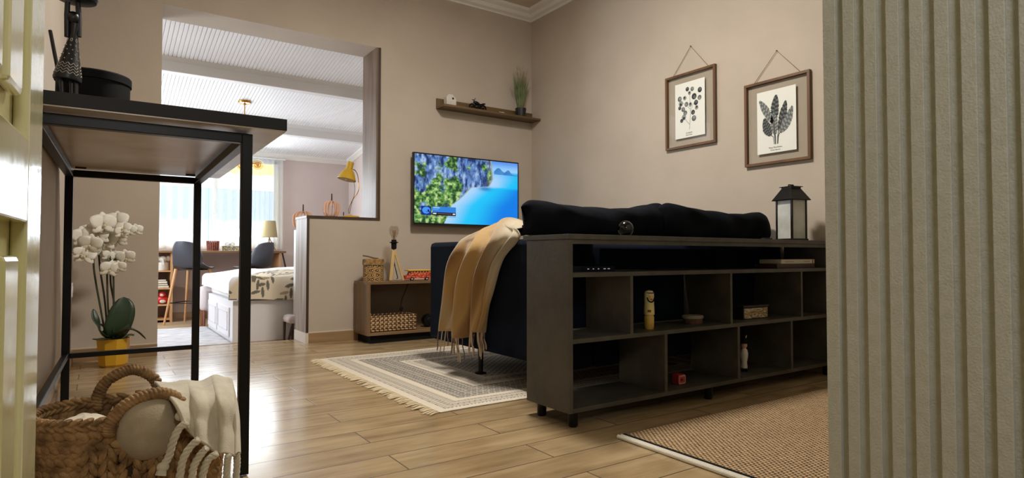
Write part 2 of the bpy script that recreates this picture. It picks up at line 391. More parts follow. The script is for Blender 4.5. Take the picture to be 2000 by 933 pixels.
bo = struct(MB().box(-1.08, XE, YE - .012, YE, ZF, ZF + .07).build('baseboard_bedroom', M_bedfloor, smooth=False))
# window in the far wall
w1 = struct(MB().box(WX0, WX1, YE + .05, YE + .2, WZ0 - .02, WZ0).build('window_1', M_whitepaint, smooth=False))
fr = MB(); t_ = .045
fr.box(WX0, WX1, YE + .06, YE + .11, WZ0, WZ0 + t_).box(WX0, WX1, YE + .06, YE + .11, WZ1 - t_, WZ1)
for x in (WX0, .40, 1.15, WX1 - t_): fr.box(x, x + t_, YE + .06, YE + .11, WZ0, WZ1)
fr.build('window_frame', M_whitepaint, w1, smooth=False, bevel=.003)
MB().box(WX0, WX1, YE + .083, YE + .087, WZ0, WZ1).build('glass_pane', glass('window_glass'), w1, smooth=False)
w2 = struct(MB().box(-1.12, -1.08, 6.0, 7.4, .68, .7).build('window_added', M_whitepaint, smooth=False))  # unseen second window, added to account for extra bedroom light
fr = MB().box(-1.16, -1.12, 6.0, 7.4, .7, .74).box(-1.16, -1.12, 6.0, 7.4, 1.96, 2.0)
for y in (6.0, 6.68, 7.36): fr.box(-1.16, -1.12, y, y + .04, .7, 2.0)
fr.build('window_frame', M_whitepaint, w2, smooth=False)
# outside the window
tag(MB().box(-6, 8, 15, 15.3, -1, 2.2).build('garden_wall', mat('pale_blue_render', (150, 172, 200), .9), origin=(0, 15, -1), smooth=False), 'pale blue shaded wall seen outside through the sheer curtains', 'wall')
hd = MB()
for i in range(26):
    x = -1.5 + i * .22 + random.uniform(-.05, .05); h = .78 + .22 * math.sin(i * 1.7) + random.uniform(0, .2)
    hd.ell((x, 11 + random.uniform(-.2, .2), h - .55), (random.uniform(.13, .2), .2, .6 + random.uniform(-.1, .1)), seg=10, rings=8)
hd.box(-2, 4.6, 10.9, 11.1, -.6, .3)
tag(hd.build('hedge', mat('hedge_painted_sunlight', (240, 244, 250), .9, c2=(200, 220, 240), scale=6), origin=(1, 11, -.6)), 'hedge outside the bedroom window, coloured whitish to look sunlit', 'hedge')  # near-white base colour carries the sunlight on the hedge
MBa = MB().box(-1.5, 3.0, YE + .25, YE + 1.25, 1.86, 1.9); 
Pa = [[(x, YE + .3 + t * 1.1, 2.35 - t * .32 + .01 * math.sin(x * 22)) for x in np.linspace(-1.4, 3, 60)] for t in np.linspace(0, 1, 5)]
Pa.append([(p[0], p[1], p[2] - .16) for p in Pa[-1]])
M_awn = sheer('yellow_awning_cloth', lin((250, 214, 110)), 0.0)
tag(MB().grid(Pa).build('awning', M_awn, origin=(.8, YE + .3, 2.3)), 'yellow awning hanging outside above the bedroom window', 'awning')
struct(MB().box(-8, 10, YE + .2, 30, -.7, -.6).build('floor_garden', mat('garden_ground', (190, 190, 186), .9), smooth=False))
# sheer curtains
M_sheer = sheer('sheer_curtain_cloth', lin((238, 240, 238)), .42)
def curtain(x0, x1, folds, label, ph, amp=.02):
    P = []
    for i in range(int(folds * 10) + 1):
        s = i / (folds * 10); x = x0 + (x1 - x0) * s; row = []
        for j in range(13):
            t = j / 12; z = .76 + (zc(YE) - .075 - .76) * t
            a = amp * (1.1 - .5 * t)
            row.append((x + .012 * math.sin(2 * PI * folds * s * 2 + 1) * (1 - t), YE - .06 + a * math.sin(2 * PI * folds * s + ph + .4 * math.sin(3 * t)) , z))
        P.append(row)
    return tag(MB().grid(P).build('curtain', M_sheer, origin=((x0 + x1) / 2, YE - .06, .76), fixn=False), label, 'curtain', 'sheer white window curtains')
_xc = [at(u, 400, 'y', YE - .06).x for u in (408, 476)]
curtain(-.4, _xc[0] - .01, 13, 'sheer white curtain at the left end of the window, behind the left bar stool', 0, .016)
curtain(_xc[0], _xc[1], 4, 'sheer white curtain in the middle of the window, above the patterned box', 1, .02)
curtain(_xc[1] + .01, 1.935, 8, 'gathered sheer curtain at the right end of the window, behind the table lamp', .5, .022)
cr = MB().cyl((-.5, YE - .06, zc(YE) - .07), (1.96, YE - .06, zc(YE) - .07), .008, seg=10)
tag(cr.build('curtain_rail', M_whitepaint, origin=(.7, YE - .06, zc(YE) - .07)), 'thin white rail carrying the sheer curtains', 'curtain rail')
# ================================================================== living room: large pieces
# ---- bookcase behind the sofa
M_book = mat('grey_brown_laminate', (80, 74, 62), .5, c2=(60, 55, 46), scale=7, bump=.08, bscale=60, lo=.3, hi=.75)
M_book_shaded = mat('grey_brown_laminate_shaded', (74, 70, 60), .5, c2=(56, 53, 45), scale=9)  # same laminate, darkened so its colour carries the shade of the cubbies
BX0, BX1, BY0, BY1 = 1.534, 3.49, 1.853, 2.14
bk = thing('bookcase', 'long low grey brown open bookcase with staggered cubbies behind the dark sofa', 'bookcase', (BX0, BY0, 0))
MB().box(BX0 - .006, BX1, BY0 - .006, BY1 + .02, .747, .767).build('top_board', M_book_shaded, bk, smooth=False, bevel=.001)
MB().box(BX0, BX0 + .019, BY0, BY1, .06, .747).build('side_panel', M_book, bk, smooth=False, bevel=.001)
MB().box(BX1 - .019, BX1, BY0, BY1, .06, .747).build('side_panel', M_book, bk, smooth=False, bevel=.001)
MB().box(BX0 + .019, BX1 - .019, BY0 + .004, BY0 + .022, .728, .747).build('rail', M_book_shaded, bk, smooth=False)
for z0 in (.06, .332, .595):
    MB().box(BX0 + .02, BX1 - .019, BY0 + .001, BY1, z0, z0 + .018).build('shelf', M_book_shaded, bk, smooth=False, bevel=.0008)
for x in (1.872, 2.552, 3.168): MB().box(x, x + .016, BY0 + .002, BY1, .350, .595).build('divider', M_book_shaded, bk, smooth=False)
for x in (2.082, 2.606, 3.066): MB().box(x, x + .018, BY0 + .002, BY1, .078, .332).build('divider', M_book_shaded, bk, smooth=False)
for x in (1.562, 2.40, 3.45):
    for y in (BY0 + .03, BY1 - .05):
        MB().lathe([(.016, 0), (.02, .006), (.02, .05), (.024, .06)], (x + .015, y, 0), 18).build('leg', M_black, bk)
# ---- sofa
M_velvet = mat('dark_blue_velvet', (22, 29, 42), .9, c2=(15, 21, 32), scale=5, bump=.1, bscale=30, sheen=.0, spec=.08)
M_velvet2 = mat('dark_velvet_cushion', (17, 20, 26), .9, c2=(12, 14, 19), scale=6, bump=.15, bscale=22, sheen=.0, spec=.08)
SX0, SX1, SY0, SY1 = 1.76, 3.495, 2.163, 3.535
sofa = thing('sofa', 'dark blue velvet sofa with its back against the grey brown bookcase', 'sofa', (2.6, 2.85, 0))
MB().box(SX0, SX0 + .19, SY0, SY1, .152, .765).build('armrest', M_velvet, sofa, bevel=.028)
MB().box(SX1 - .19, SX1, SY0, SY1, .152, .765).build('armrest', M_velvet, sofa, bevel=.028)
MB().box(SX0 + .19, SX1 - .19, SY0, SY1, .155, .33).build('base', M_velvet, sofa, bevel=.015)
MB().box(SX0 + .19, SX1 - .19, SY0, SY0 + .2, .33, .745).build('backrest', M_velvet, sofa, bevel=.03)
xm = (SX0 + SX1) / 2
for a, b in ((SX0 + .195, xm - .004), (xm + .004, SX1 - .195)):
    MB().box(a, b, SY0 + .205, SY1 - .01, .332, .46).build('seat_cushion', M_velvet, sofa, bevel=.03)
for x in (1.825, 3.36):
    for y in (3.0, 2.35):
        MB().cyl((x, y, 0.0075), (x, y, .152), .014, .016, 18).lathe([(.034, .0072), (.034, .012), (.016, .016)], (x, y, 0), 20).build('leg', M_black, sofa)
def pillow(name, x0, x1, yc, tops, zb, thick, label, group, lean=.0, seed=0):
    """puffy cushion: tops = list of (x, z) silhouette"""
    xs_, zs_ = zip(*tops); P = []; N, K = 70, 28; r = random.Random(seed)
    ph = [r.uniform(0, 6) for _ in range(6)]
    for i in range(N + 1):
        s = i / N; x = x0 + (x1 - x0) * s
        zt = interp(x, xs_, zs_); w = (1 - abs(2 * s - 1) ** 5) ** .5 if 0 < s < 1 else 0
        hh = (zt - zb) / 2; zc_ = (zt + zb) / 2; row = []
        tw = .35 + .65 * w
        for k in range(K + 1):
            a = 2 * PI * k / K; ca, sa = math.cos(a), math.sin(a)
            yy = thick / 2 * w * math.copysign(abs(ca) ** .8, ca); zz = (hh * (.80 + .20 * w)) * math.copysign(abs(sa) ** .75, sa)
            if w == 0: yy *= 0
            wr = .006 * math.sin(14 * x + ph[0] + 3 * sa) + .005 * math.sin(33 * x + 5 * ca + ph[1]) * w
            row.append((x + .01 * math.sin(a * 2 + ph[2]) * (1 - w), yc + yy + lean * zz + wr, zc_ + zz + wr * .6))
        P.append(row)
    m = MB().grid(P)
    return tag(m.build(name, M_velvet2, origin=((x0 + x1) / 2, yc, zb), ang=180, subsurf=1), label, 'cushion', group)
g = 'dark back cushions standing above the bookcase top'
def tz(u, v, y): p = at(u, v, 'y', y); return (p.x, p.z)
yA, yB_ = 2.31, 2.24
tA = [tz(u, v, yA) for u, v in ((1022, 398), (1036, 388), (1060, 391), (1095, 399), (1140, 405), (1180, 407), (1230, 405), (1265, 400), (1281, 394), (1296, 399))]
pillow('back_cushion', tA[0][0], tA[-1][0], yA, tA, .768, .20, 'dark blue cushion nearest the draped throw, standing behind the glass ball', g, 0, 3)
tB = [tz(u, v, yB_) for u, v in ((1286, 402), (1303, 395), (1330, 401), (1370, 410), (1420, 417), (1460, 416), (1482, 414), (1497, 420), (1500, 430))]
pillow('back_cushion', tB[0][0], tB[-1][0], yB_, tB, .770, .13, 'dark cushion with a drooping right end, beside the black lantern', g, 0, 8)
p_ = at(1388, 417, 'y', 2.45)
# ---- rugs
def rug_col():
    Wd, Ht = 1.98, 1.78; nx, ny = 420, 380
    X, Y = np.meshgrid(np.linspace(0, Wd, nx), np.linspace(0, Ht, ny), indexing='ij')
    d = np.minimum(np.minimum(X, Wd - X), np.minimum(Y, Ht - Y))
    cream = np.array(lin((212, 200, 180))); grey = np.array(lin((84, 82, 80))); lg = np.array(lin((176, 168, 156)))
    ax = np.where(np.minimum(X, Wd - X) < np.minimum(Y, Ht - Y), Y, X)       # running coordinate of the band
    m = np.zeros_like(X)
    def band(a, b, pat, k=1.0):
        s = (d >= a) & (d < b); m[s] = np.maximum(m[s], (pat * k)[s])
    dash = lambda w, duty, sh=0: (((ax + sh) / w) % 1 < duty).astype(float)
    band(.045, .052, dash(.02, .6)); band(.06, .067, np.ones_like(X), .5)
    tri = (((ax / .03) % 1 - .5) * 2); tri = np.abs(tri)
    band(.075, .11, (tri < (d - .075) / .035).astype(float) * (tri > (d - .09) / .035), .75)
    band(.118, .124, np.ones_like(X), .5); band(.13, .15, dash(.018, .5) * ((d / .01) % 1 < .6), .8)
    # honeycomb wide band
    hx = (ax / .034) % 1; hy = ((d - .19) / .030); hx2 = (hx + .5 * (np.floor(hy) % 2)) % 1; hy = hy % 1
    cell = ((np.abs(hx2 - .5) < .38) & (np.abs(hy - .5) < .36)).astype(float)
    dots = ((np.abs(hx2 - .5) < .12) & (np.abs(hy - .5) < .14))
    cell[dots] = .15
    band(.19, .40, cell, .95)
    band(.19, .40, np.ones_like(X), .35); band(.425, .432, np.ones_like(X), .6); band(.44, .452, dash(.016, .5), .8); band(.46, .54, np.ones_like(X), .45); band(.555, .562, np.ones_like(X), .6)
    band(.075, .11, np.ones_like(X), .25); band(.128, .152, np.ones_like(X), .3)
    zz = np.abs(((ax / .045) % 1) - .5) * 2
    band(.46, .52, (np.abs(zz * .05 - (d - .465)) < .008).astype(float), .8)
    band(.46, .52, (np.abs(zz * .05 - (d - .48)) < .006).astype(float), .6)
    band(.545, .552, dash(.02, .6)); 
    fx = np.abs(((X - .99) / .09 + (Y - .89) / .09) % 1 - .5) * 2; fy = np.abs(((X - .99) / .09 - (Y - .89) / .09) % 1 - .5) * 2
    field = ((np.minimum(fx, fy) > .22) & (np.maximum(fx, fy) < .85)).astype(float)
    band(.58, 2, field, .85); band(.58, 2, np.ones_like(X), .3)
    m *= .9 + .1 * rng.random(m.shape)
    C = cream * (1 - m[..., None]) + grey * m[..., None]
    C *= (.93 + .1 * rng.random(m.shape))[..., None]
    return X, Y, C
A, B_, C_ = at(622.5, 702.6, 'z', 0), at(860, 807.5, 'z', 0), at(838, 676, 'z', 0)
rug = thing('patterned_rug', 'cream and grey flat-woven rug with geometric bands and a fringe, under the sofa', 'rug', (A.x, B_.y, 0))
ey = (A - B_); Lr = ey.length; ey = ey / Lr; ex = Vector((ey.y, -ey.x, 0))
X, Y, C = rug_col(); sx = 1.98; P = []
for i in range(X.shape[0]):
    row = []
    for j in range(X.shape[1]):
        p = B_ + ex * float(X[i, j]) + ey * (float(Y[i, j]) * Lr / 1.78)
        row.append((p.x, p.y, .006 + .0008 * math.sin(X[i, j] * 9) ))
    P.append(row)
mb = MB().grid(P, C)
mb.build('woven_field', vcol('rug_weave', .95, bump=.4, bscale=320), rug, fixn=False)
e0, e1 = B_, A
edge = MB()
q = [B_, B_ + ex * 1.98, A + ex * 1.98, A]
edge.add([(p.x, p.y, z) for z in (0.0005, .0040) for p in q], [(0, 1, 2, 3), (4, 5, 6, 7), (0, 1, 5, 4), (1, 2, 6, 5), (2, 3, 7, 6), (3, 0, 4, 7)])
edge.build('backing', mat('rug_backing', (200, 190, 168), .95), rug, smooth=False)
fg = MB(); nk = 95
for k in range(nk):
    b = B_ + ey * (Lr * (k + .5) / nk); o1 = random.uniform(-.016, .016)
    l = random.uniform(.05, .078)
    for s in (-1, 1):
        fg.tube([(b.x, b.y, .005), (b.x - ex.x * l * .5, b.y - ex.y * l * .5 + o1 * .5 + s * .001, .007), (b.x - ex.x * l, b.y - ex.y * l + o1 + s * .005, .003)], [.0034, .0036, .0018], 5)
o = fg.build('fringe', mat('rug_fringe', (204, 188, 156), .95), rug); o['kind'] = 'stuff'
# jute rug
J0 = at(1205, 857, 'z', 0)
def jute_mat():
    t = NT('jute_weave'); tc = t.n('ShaderNodeTexCoord'); sp = t.n('ShaderNodeSeparateXYZ'); t.l(tc.outputs['Object'], sp.inputs[0])
    def sn(o, k, add=None):
        m = t.n('ShaderNodeMath', operation='MULTIPLY'); m.inputs[1].default_value = k; t.l(o, m.inputs[0]); x = m.outputs[0]
        if add is not None: a = t.n('ShaderNodeMath', operation='ADD'); t.l(x, a.inputs[0]); t.l(add, a.inputs[1]); x = a.outputs[0]
        s = t.n('ShaderNodeMath', operation='SINE'); t.l(x, s.inputs[0]); return s.outputs[0]
    rows = t.n('ShaderNodeMath', operation='MULTIPLY'); rows.inputs[1].default_value = 1 / .013; t.l(sp.outputs['Y'], rows.inputs[0])
    fl = t.n('ShaderNodeMath', operation='FLOOR'); t.l(rows.outputs[0], fl.inputs[0])
    ph = t.n('ShaderNodeMath', operation='MULTIPLY'); ph.inputs[1].default_value = PI; t.l(fl.outputs[0], ph.inputs[0])
    a = sn(sp.outputs['X'], 2 * PI / .018, ph.outputs[0]); b = sn(sp.outputs['Y'], 2 * PI / .013)
    b2 = t.n('ShaderNodeMath', operation='ABSOLUTE'); b3 = sn(sp.outputs['Y'], PI / .013); t.l(b3, b2.inputs[0])
    a2 = t.n('ShaderNodeMath', operation='MULTIPLY_ADD'); a2.inputs[1].default_value = .5; a2.inputs[2].default_value = .5; t.l(a, a2.inputs[0])
    h = t.n('ShaderNodeMath', operation='MULTIPLY'); t.l(a2.outputs[0], h.inputs[0]); t.l(b2.outputs[0], h.inputs[1])
    nz = t.noise(tc.outputs['Object'], 60, 3); hm = t.n('ShaderNodeMath', operation='MULTIPLY_ADD'); hm.inputs[1].default_value = .5; t.l(nz, hm.inputs[0]); t.l(h.outputs[0], hm.inputs[2])
    t.l(t.ramp(hm.outputs[0], [(.25, (74, 54, 36)), (.48, (150, 120, 84)), (.9, (208, 180, 138))]), t.b.inputs['Base Color'])
    t.b.inputs['Roughness'].default_value = .95; t.bump(h.outputs[0], .9, .004); return t.m
jr = thing('jute_rug', 'beige woven jute rug with a black and white end stripe in the foreground', 'rug', (J0.x, J0.y, 0))
def wob(k): return .0015 * math.sin(k * 12.3)
jm = MB(); nn = 170; Pj = [[(J0.x + .045 + 1.85 * i / 60, J0.y - 1.25 + 1.25 * j / nn + (.0015 * math.sin(j * 3) if 0 < j < nn else .003 * math.sin(i * 17)), .011 + .0006 * math.sin(i * 2 + j)) for j in range(nn + 1)] for i in range(61)]
jm.grid(Pj); jm.build('jute_field', jute_mat(), jr, fixn=False)
MB().box(J0.x + .045, J0.x + 1.9, J0.y - 1.25, J0.y, .0005, .0105).build('rug_body', mat('jute_side', (150, 122, 86), .95), jr, smooth=False)
st = MB().tube([(J0.x + .009, J0.y + .003, .007), (J0.x + .009, J0.y - 1.25, .007)], .008, 10, flat=1.0).tube([(J0.x + .024, J0.y + .002, .0075), (J0.x + .024, J0.y - 1.25, .0075)], .007, 10)
st.build('white_binding', mat('white_cotton_binding', (226, 220, 204), .9, bump=.5, bscale=400), jr)
bl = MB()
for k in range(150): bl.ell((J0.x + .036, J0.y - .004 - k * .0083, .010), (.011, .0062, .006), seg=8, rings=5)
bl.build('black_stripe', M_blackmatte, jr)
# ---- low TV bench
TX0, TY0, TY1 = 1.72, 4.492, YW - .016
tv = thing('tv_bench', 'low wood-look TV bench on a black plinth against the wall', 'bench', (TX0, TY0, 0))
M_tvx = wood('walnut_laminate_x', (140, 112, 80), (108, 84, 58), 'x', s=18, bump=.04); M_tvz = wood('walnut_laminate_z', (136, 106, 72), (100, 76, 50), 'z', s=18, bump=.04)
MB().box(TX0, 3.2, TY0, TY1, .458, .478).build('top_board', M_tvx, tv, smooth=False, bevel=.001)
MB().box(TX0, TX0 + .02, TY0, TY1, .062, .458).build('side_panel', M_tvz, tv, smooth=False, bevel=.001)
MB().box(3.18, 3.2, TY0, TY1, .062, .458).build('side_panel', M_tvz, tv, smooth=False)
MB().box(TX0 + .02, 3.18, TY0 + .004, TY1, .062, .084).build('bottom_board', M_tvx, tv, smooth=False)
MB().box(TX0 + .02, 3.18, TY1 - .006, TY1, .084, .458).build('back_panel', mat('bench_back', (110, 92, 72), .6), tv, smooth=False)
MB().box(TX0 + .03, 3.17, TY0 + .03, TY1 - .02, 0, .062).build('plinth', M_blackmatte, tv, smooth=False)
# ---- television
def tv_image():
    nx, ny = 300, 170
    U, V = np.meshgrid(np.linspace(0, 1, nx), np.linspace(0, 1, ny), indexing='ij')   # V up
    def vn(sx, sy, seed):
        r = np.random.default_rng(seed); g = r.random((sx + 2, sy + 2)); x = U * sx; y = V * sy; i = x.astype(int); j = y.astype(int); fx = x - i; fy = y - j
        fx = fx * fx * (3 - 2 * fx); fy = fy * fy * (3 - 2 * fy)
        return g[i, j] * (1 - fx) * (1 - fy) + g[i + 1, j] * fx * (1 - fy) + g[i, j + 1] * (1 - fx) * fy + g[i + 1, j + 1] * fx * fy
    def fb(sx, sy, seed): return .5 * vn(sx, sy, seed) + .3 * vn(sx * 2, sy * 2, seed + 50) + .2 * vn(sx * 4, sy * 4, seed + 90)
    L = lambda c: np.array(lin(c))
    mix = lambda a, b, t: a * (1 - t[..., None]) + b * t[..., None]
    ss = lambda a, b, x: np.clip((x - a) / (b - a), 0, 1) ** 2 * (3 - 2 * np.clip((x - a) / (b - a), 0, 1))
    shore = np.interp(V, [0, .12, .28, .42, .56, .60, .72, 1], [.27, .30, .34, .44, .52, .70, .735, .72])
    t = U - shore
    # water: pale beach, cyan, deep blue to the right
    wcol = mix(L((176, 214, 250)), L((30, 196, 250)), ss(.02, .24, t + .06 * (.5 - V) + .03 * vn(6, 4, 1)))
    wcol = mix(wcol, L((16, 126, 232)), ss(.2, .55, t)); wcol = mix(wcol, L((70, 176, 248)), ss(.62, .95, V) * .7)
    reef = np.exp(-(((U - .66) / .06) ** 2 + ((V - .56) / .035) ** 2)); wcol = mix(wcol, L((24, 120, 190)), np.clip(reef, 0, .8))
    sky = mix(L((150, 205, 250)), L((90, 150, 240)), ss(.86, 1, V)); wcol = np.where((V > .84)[..., None], sky, wcol)
    hill = .80 + .10 * np.exp(-((U - .80) / .045) ** 2) + .07 * np.exp(-((U - .90) / .03) ** 2) + .02 * vn(40, 2, 5)
    isl = (V > .795) & (V < hill) & (U > .75); wcol[isl] = mix(L((52, 118, 190)), L((80, 150, 215)), vn(30, 30, 6))[isl]
    # forest and cliffs
    n1 = fb(36, 22, 11); n2 = fb(16, 10, 12); n3 = fb(44, 11, 13); n4 = vn(9, 6, 14)
    green = mix(L((34, 70, 44)), L((116, 172, 84)), ss(.3, .62, n1)); green = mix(green, L((196, 214, 150)), ss(.56, .72, n1))
    cliff = mix(L((28, 50, 104)), L((104, 144, 206)), ss(.32, .62, n3 * .75 + n1 * .25)); cliff = mix(cliff, L((186, 206, 226)), ss(.6, .75, n3) * .7)
    fac = ss(.40, .54, .55 * vn(14, 8, 21) + .45 * n2 - .30 + .42 * V + .12 * (U > .42) - .12 * np.exp(-((U - .33) / .07) ** 2) + .2 * np.exp(-((U - .44) / .04) ** 2) * (V > .36))
    land = mix(green, cliff, fac); edge_ = t > -.02 + .015 * vn(40, 30, 31)
    land = np.where(((t > -.04) & (V > .5))[..., None], land * .9 + .1 * L((210, 190, 150)), land)
    img = np.where((t < .012 * (vn(50, 40, 8) - .5))[..., None], land, wcol)
    img[(np.abs(t) < .006) & (V > .3)] = L((150, 170, 160))
    # on-screen player box
    def rect(a, b, c, d, col): s = (U >= a) & (U < b) & (V >= c) & (V < d); img[s] = col if not callable(col) else col(s)
    rect(.058, .15, .115, .245, L((14, 40, 130))); s = (((U - .105) / .036) ** 2 + ((V - .185) / .05) ** 2 < 1) & (n1 > .35); img[s] = L((70, 150, 245))
    rect(.158, .375, .165, .245, L((44, 130, 220))); rect(.158, .375, .115, .165, L((14, 14, 26)))
    rect(.166, .225, .222, .234, L((190, 215, 250))); rect(.166, .215, .196, .206, L((150, 190, 245)))
    rect(.166, .195, .132, .150, L((230, 230, 240))); rect(.345, .368, .132, .150, L((230, 230, 240))); rect(.205, .335, .138, .146, L((150, 120, 130)))
    rect(.158, .375, .098, .103, L((60, 60, 80)))
    return U, V, img
tvx0, tvx1, tvz0, tvz1, ty = 2.262, 3.330, .960, 1.568, YW - .085
T = thing('television', 'wall-mounted flat television showing a blue lagoon below green cliffs', 'television', ((tvx0 + tvx1) / 2, YW, tvz0))
def tvp(y):  # corner positions by the picture, on the screen's plane
    c = [at(u, v, 'y', y) for u, v in ((807.3, 296.7), (1012.9, 316.9), (806.3, 438.2))]
    return c
c = tvp(ty); tvx0, tvx1, tvz1, tvz0 = c[0].x, c[1].x, (c[0].z + c[1].z) / 2, c[2].z
MB().box(tvx0, tvx1, ty, ty + .028, tvz0, tvz1).build('screen_frame', mat('tv_bezel', (14, 13, 14), .3), T, smooth=False, bevel=.002)
MB().box(tvx0 + .15, tvx1 - .15, ty + .028, ty + .05, tvz0 + .06, tvz1 - .12).build('rear_housing', M_blackmatte, T, smooth=False)
MB().box(tvx0 + .40, tvx1 - .40, ty + .05, YW - .001, tvz0 + .2, tvz1 - .2).build('wall_bracket', M_blackmatte, T, smooth=False)
U, V, img = tv_image(); b_ = .012
P = [[(tvx0 + b_ + (tvx1 - tvx0 - 2 * b_) * U[i, j], ty - .0006, tvz0 + b_ + .006 + (tvz1 - tvz0 - 2 * b_ - .006) * V[i, j]) for j in range(U.shape[1])] for i in range(U.shape[0])]
MB().grid(P, img).build('screen', vcol('tv_screen_picture', .2, emit=1.0), T, smooth=False, fixn=False)
# ---- floating shelf
zs = 1.99
hs = thing('wall_shelf', 'dark oak floating ledge shelf on the wall above the television', 'shelf', (3.0, YW, zs))
MB().box(2.462, 3.509, YW - .155, YW, 1.985, 2.003).build('shelf_board', wood('dark_oak_x', (110, 88, 54), (84, 66, 40), 'x'), hs, smooth=False)
MB().box(2.462, 3.509, YW - .018, YW, 2.003, 2.078).build('back_lip', MATS['dark_oak_x'], hs, smooth=False)
# ---- bar table on black metal frame
M_tt = wood('blackened_table_top', (13, 11, 10), (9, 8, 8), 'x', rough=.6)
bt = thing('bar_table', 'tall black bar table on a thin square metal frame against the left wall', 'table', (.15, 2.7, 0))
def quad(i): return [(-.158 + i, 1.975 + i), (.486 - i, 1.975 + i), (.502 - i, 3.364 - i), (-.130 + i, 3.364 - i)]
MB().prism(quad(0), 1.074, 1.110, 'z').build('table_top', M_tt, bt, smooth=False, bevel=.001)
MB().prism(quad(.003), 1.070, 1.074, 'z').build('underside', mat('table_underside', (190, 176, 156), .3, c2=(164, 148, 128), scale=5), bt, smooth=False)
lw = .031; LG = {'fr': (.365, 2.03), 'br': (.383, 3.32), 'fl': (-.163, 2.03), 'bl': (-.128, 3.32)}
for x, y in LG.values(): MB().box(x, x + lw, y, y + lw, .004, 1.062).build('leg', M_black, bt, smooth=False, bevel=.002)
def railx(k0, k1, z, h, name, w=lw):
    (xa, ya), (xb, yb_) = LG[k0], LG[k1]; MB().box(xa + lw, xb, ya + (lw - w) / 2, ya + (lw + w) / 2, z, z + h).build(name, M_black, bt, smooth=False, bevel=.002)
def raily(k0, k1, z, h, name, w=lw):
    (xa, ya), (xb, yb_) = LG[k0], LG[k1]; o_ = (lw - w) / 2
    MB().prism([(xa + o_, ya + lw), (xa + o_ + w, ya + lw), (xb + o_ + w, yb_), (xb + o_, yb_)], z, z + h, 'z').build(name, M_black, bt, smooth=False, bevel=.002)
railx('fl', 'fr', 1.032, .03, 'rail'); railx('bl', 'br', 1.032, .03, 'rail'); raily('fr', 'br', 1.032, .03, 'rail'); raily('fl', 'bl', 1.032, .03, 'rail')
railx('bl', 'br', .226, .022, 'foot_rail', .022); raily('fl', 'bl', .228, .022, 'foot_rail', .022)
for x in (-.09, .34): MB().box(x, x + .04, 3.27, 3.284, 1.064, 1.070).build('fixing_bracket', M_black, bt, smooth=False)
MB().box(.335, .383, 3.325, 3.345, .004, .035).build('foot_plate', M_black, bt, smooth=False)
# ---- open door leaf beside the camera
M_door = mat('yellowed_gloss_paint', (216, 210, 168), .16, c2=(204, 198, 142), scale=4, bump=.12, bscale=14, coat=.5)
_da = math.radians(3.4); _dd = Vector((math.sin(_da), math.cos(_da), 0)); _dn = Vector((math.cos(_da), -math.sin(_da), 0)); _d0 = Vector((-.066, 1.05, 0))
def dbox(m, s0, s1, h0, h1, z0, z1, ch=0):
    vs = [_d0 + _dd * s + _dn * h + Vector((0, 0, z)) for z in (z0, z1) for h in (h0, h1) for s in (s0, s1)]
    return m.add(vs, [(0, 2, 3, 1), (4, 5, 7, 6), (0, 1, 5, 4), (2, 6, 7, 3), (0, 4, 6, 2), (1, 3, 7, 5)])
fr = MB(); dbox(fr, -.80, 0, -.042, -.017, .01, 2.1)
dr = struct(fr.build('door_1', M_door, smooth=False))
for s0, s1, z0, z1 in ((-.105, 0, .01, 2.1), (-.80, -.68, .01, 2.1)): dbox(MB(), s0, s1, -.017, 0, z0, z1).build('door_stile', M_door, dr, smooth=False, bevel=.003)
for z0, z1 in ((.01, .2), (.720, .822), (1.95, 2.1)): dbox(MB(), -.68, -.105, -.017, 0, z0, z1).build('door_rail', M_door, dr, smooth=False, bevel=.003)
for s0, s1 in ((-.222, -.140), (-.345, -.252), (-.47, -.375), (-.63, -.50)):
    for z0, z1 in ((.866, 1.91), (.24, .680)): dbox(MB(), s0, s1, -.017, -.002, z0, z1).build('raised_panel', M_door, dr, smooth=False, bevel=.006)
dbox(MB(), 0, .014, -.034, -.004, .01, 2.1).build('edge_strip', M_blackmatte, dr, smooth=False)  # dark strip along the free edge of the leaf
# ================================================================== foreground left: basket, blanket, orchid, things on the table
M_hy = mat('water_hyacinth', (170, 134, 86), .75, c2=(112, 82, 48), scale=28, bump=.35, bscale=160)
bc_ = Vector((.080, 1.745, 0)); brx, bry, bh = .197, .135, .312
bsk = thing('woven_basket', 'large braided brown basket with two arched handles in front of the bar table', 'basket', bc_)
def ovalp(t, k=1.0, e=2.5):
    c, s = math.cos(t), math.sin(t)
    return Vector((brx * k * math.copysign(abs(c) ** (2 / e), c), bry * k * math.copysign(abs(s) ** (2 / e), s), 0))
def braid(m, fp, n, w, h, th, tilt=.6, seg=7):
    """plait of fat leaf-like strands following closed path fp(t)"""
    for k in range(n):
        for s in (0, 1):
            t = 2 * PI * (k + .5 * s) / n; p = fp(t); q = fp(t + .02); d = (q - p).normalized()
            out = d.cross(Vector((0, 0, 1))).normalized(); up = out.cross(d)
            sgn = 1 if s else -1
            R = Matrix((d, out, up)).transposed() @ rot3(y=-sgn * tilt)
            m.ell(p + Vector((0, 0, sgn * h * .24)), (w, th, h * .33), R, seg, 6)
body = MB(); rows = 11
for r in range(rows):
    z = .016 + r * (bh - .03) / (rows - 1); k = .86 + .14 * (r / (rows - 1)) ** .7
    braid(body, lambda t, z=z, k=k, r=r: bc_ + ovalp(t + r * .07, k) + Vector((0, 0, z)), 46, .019, .034, .0095)
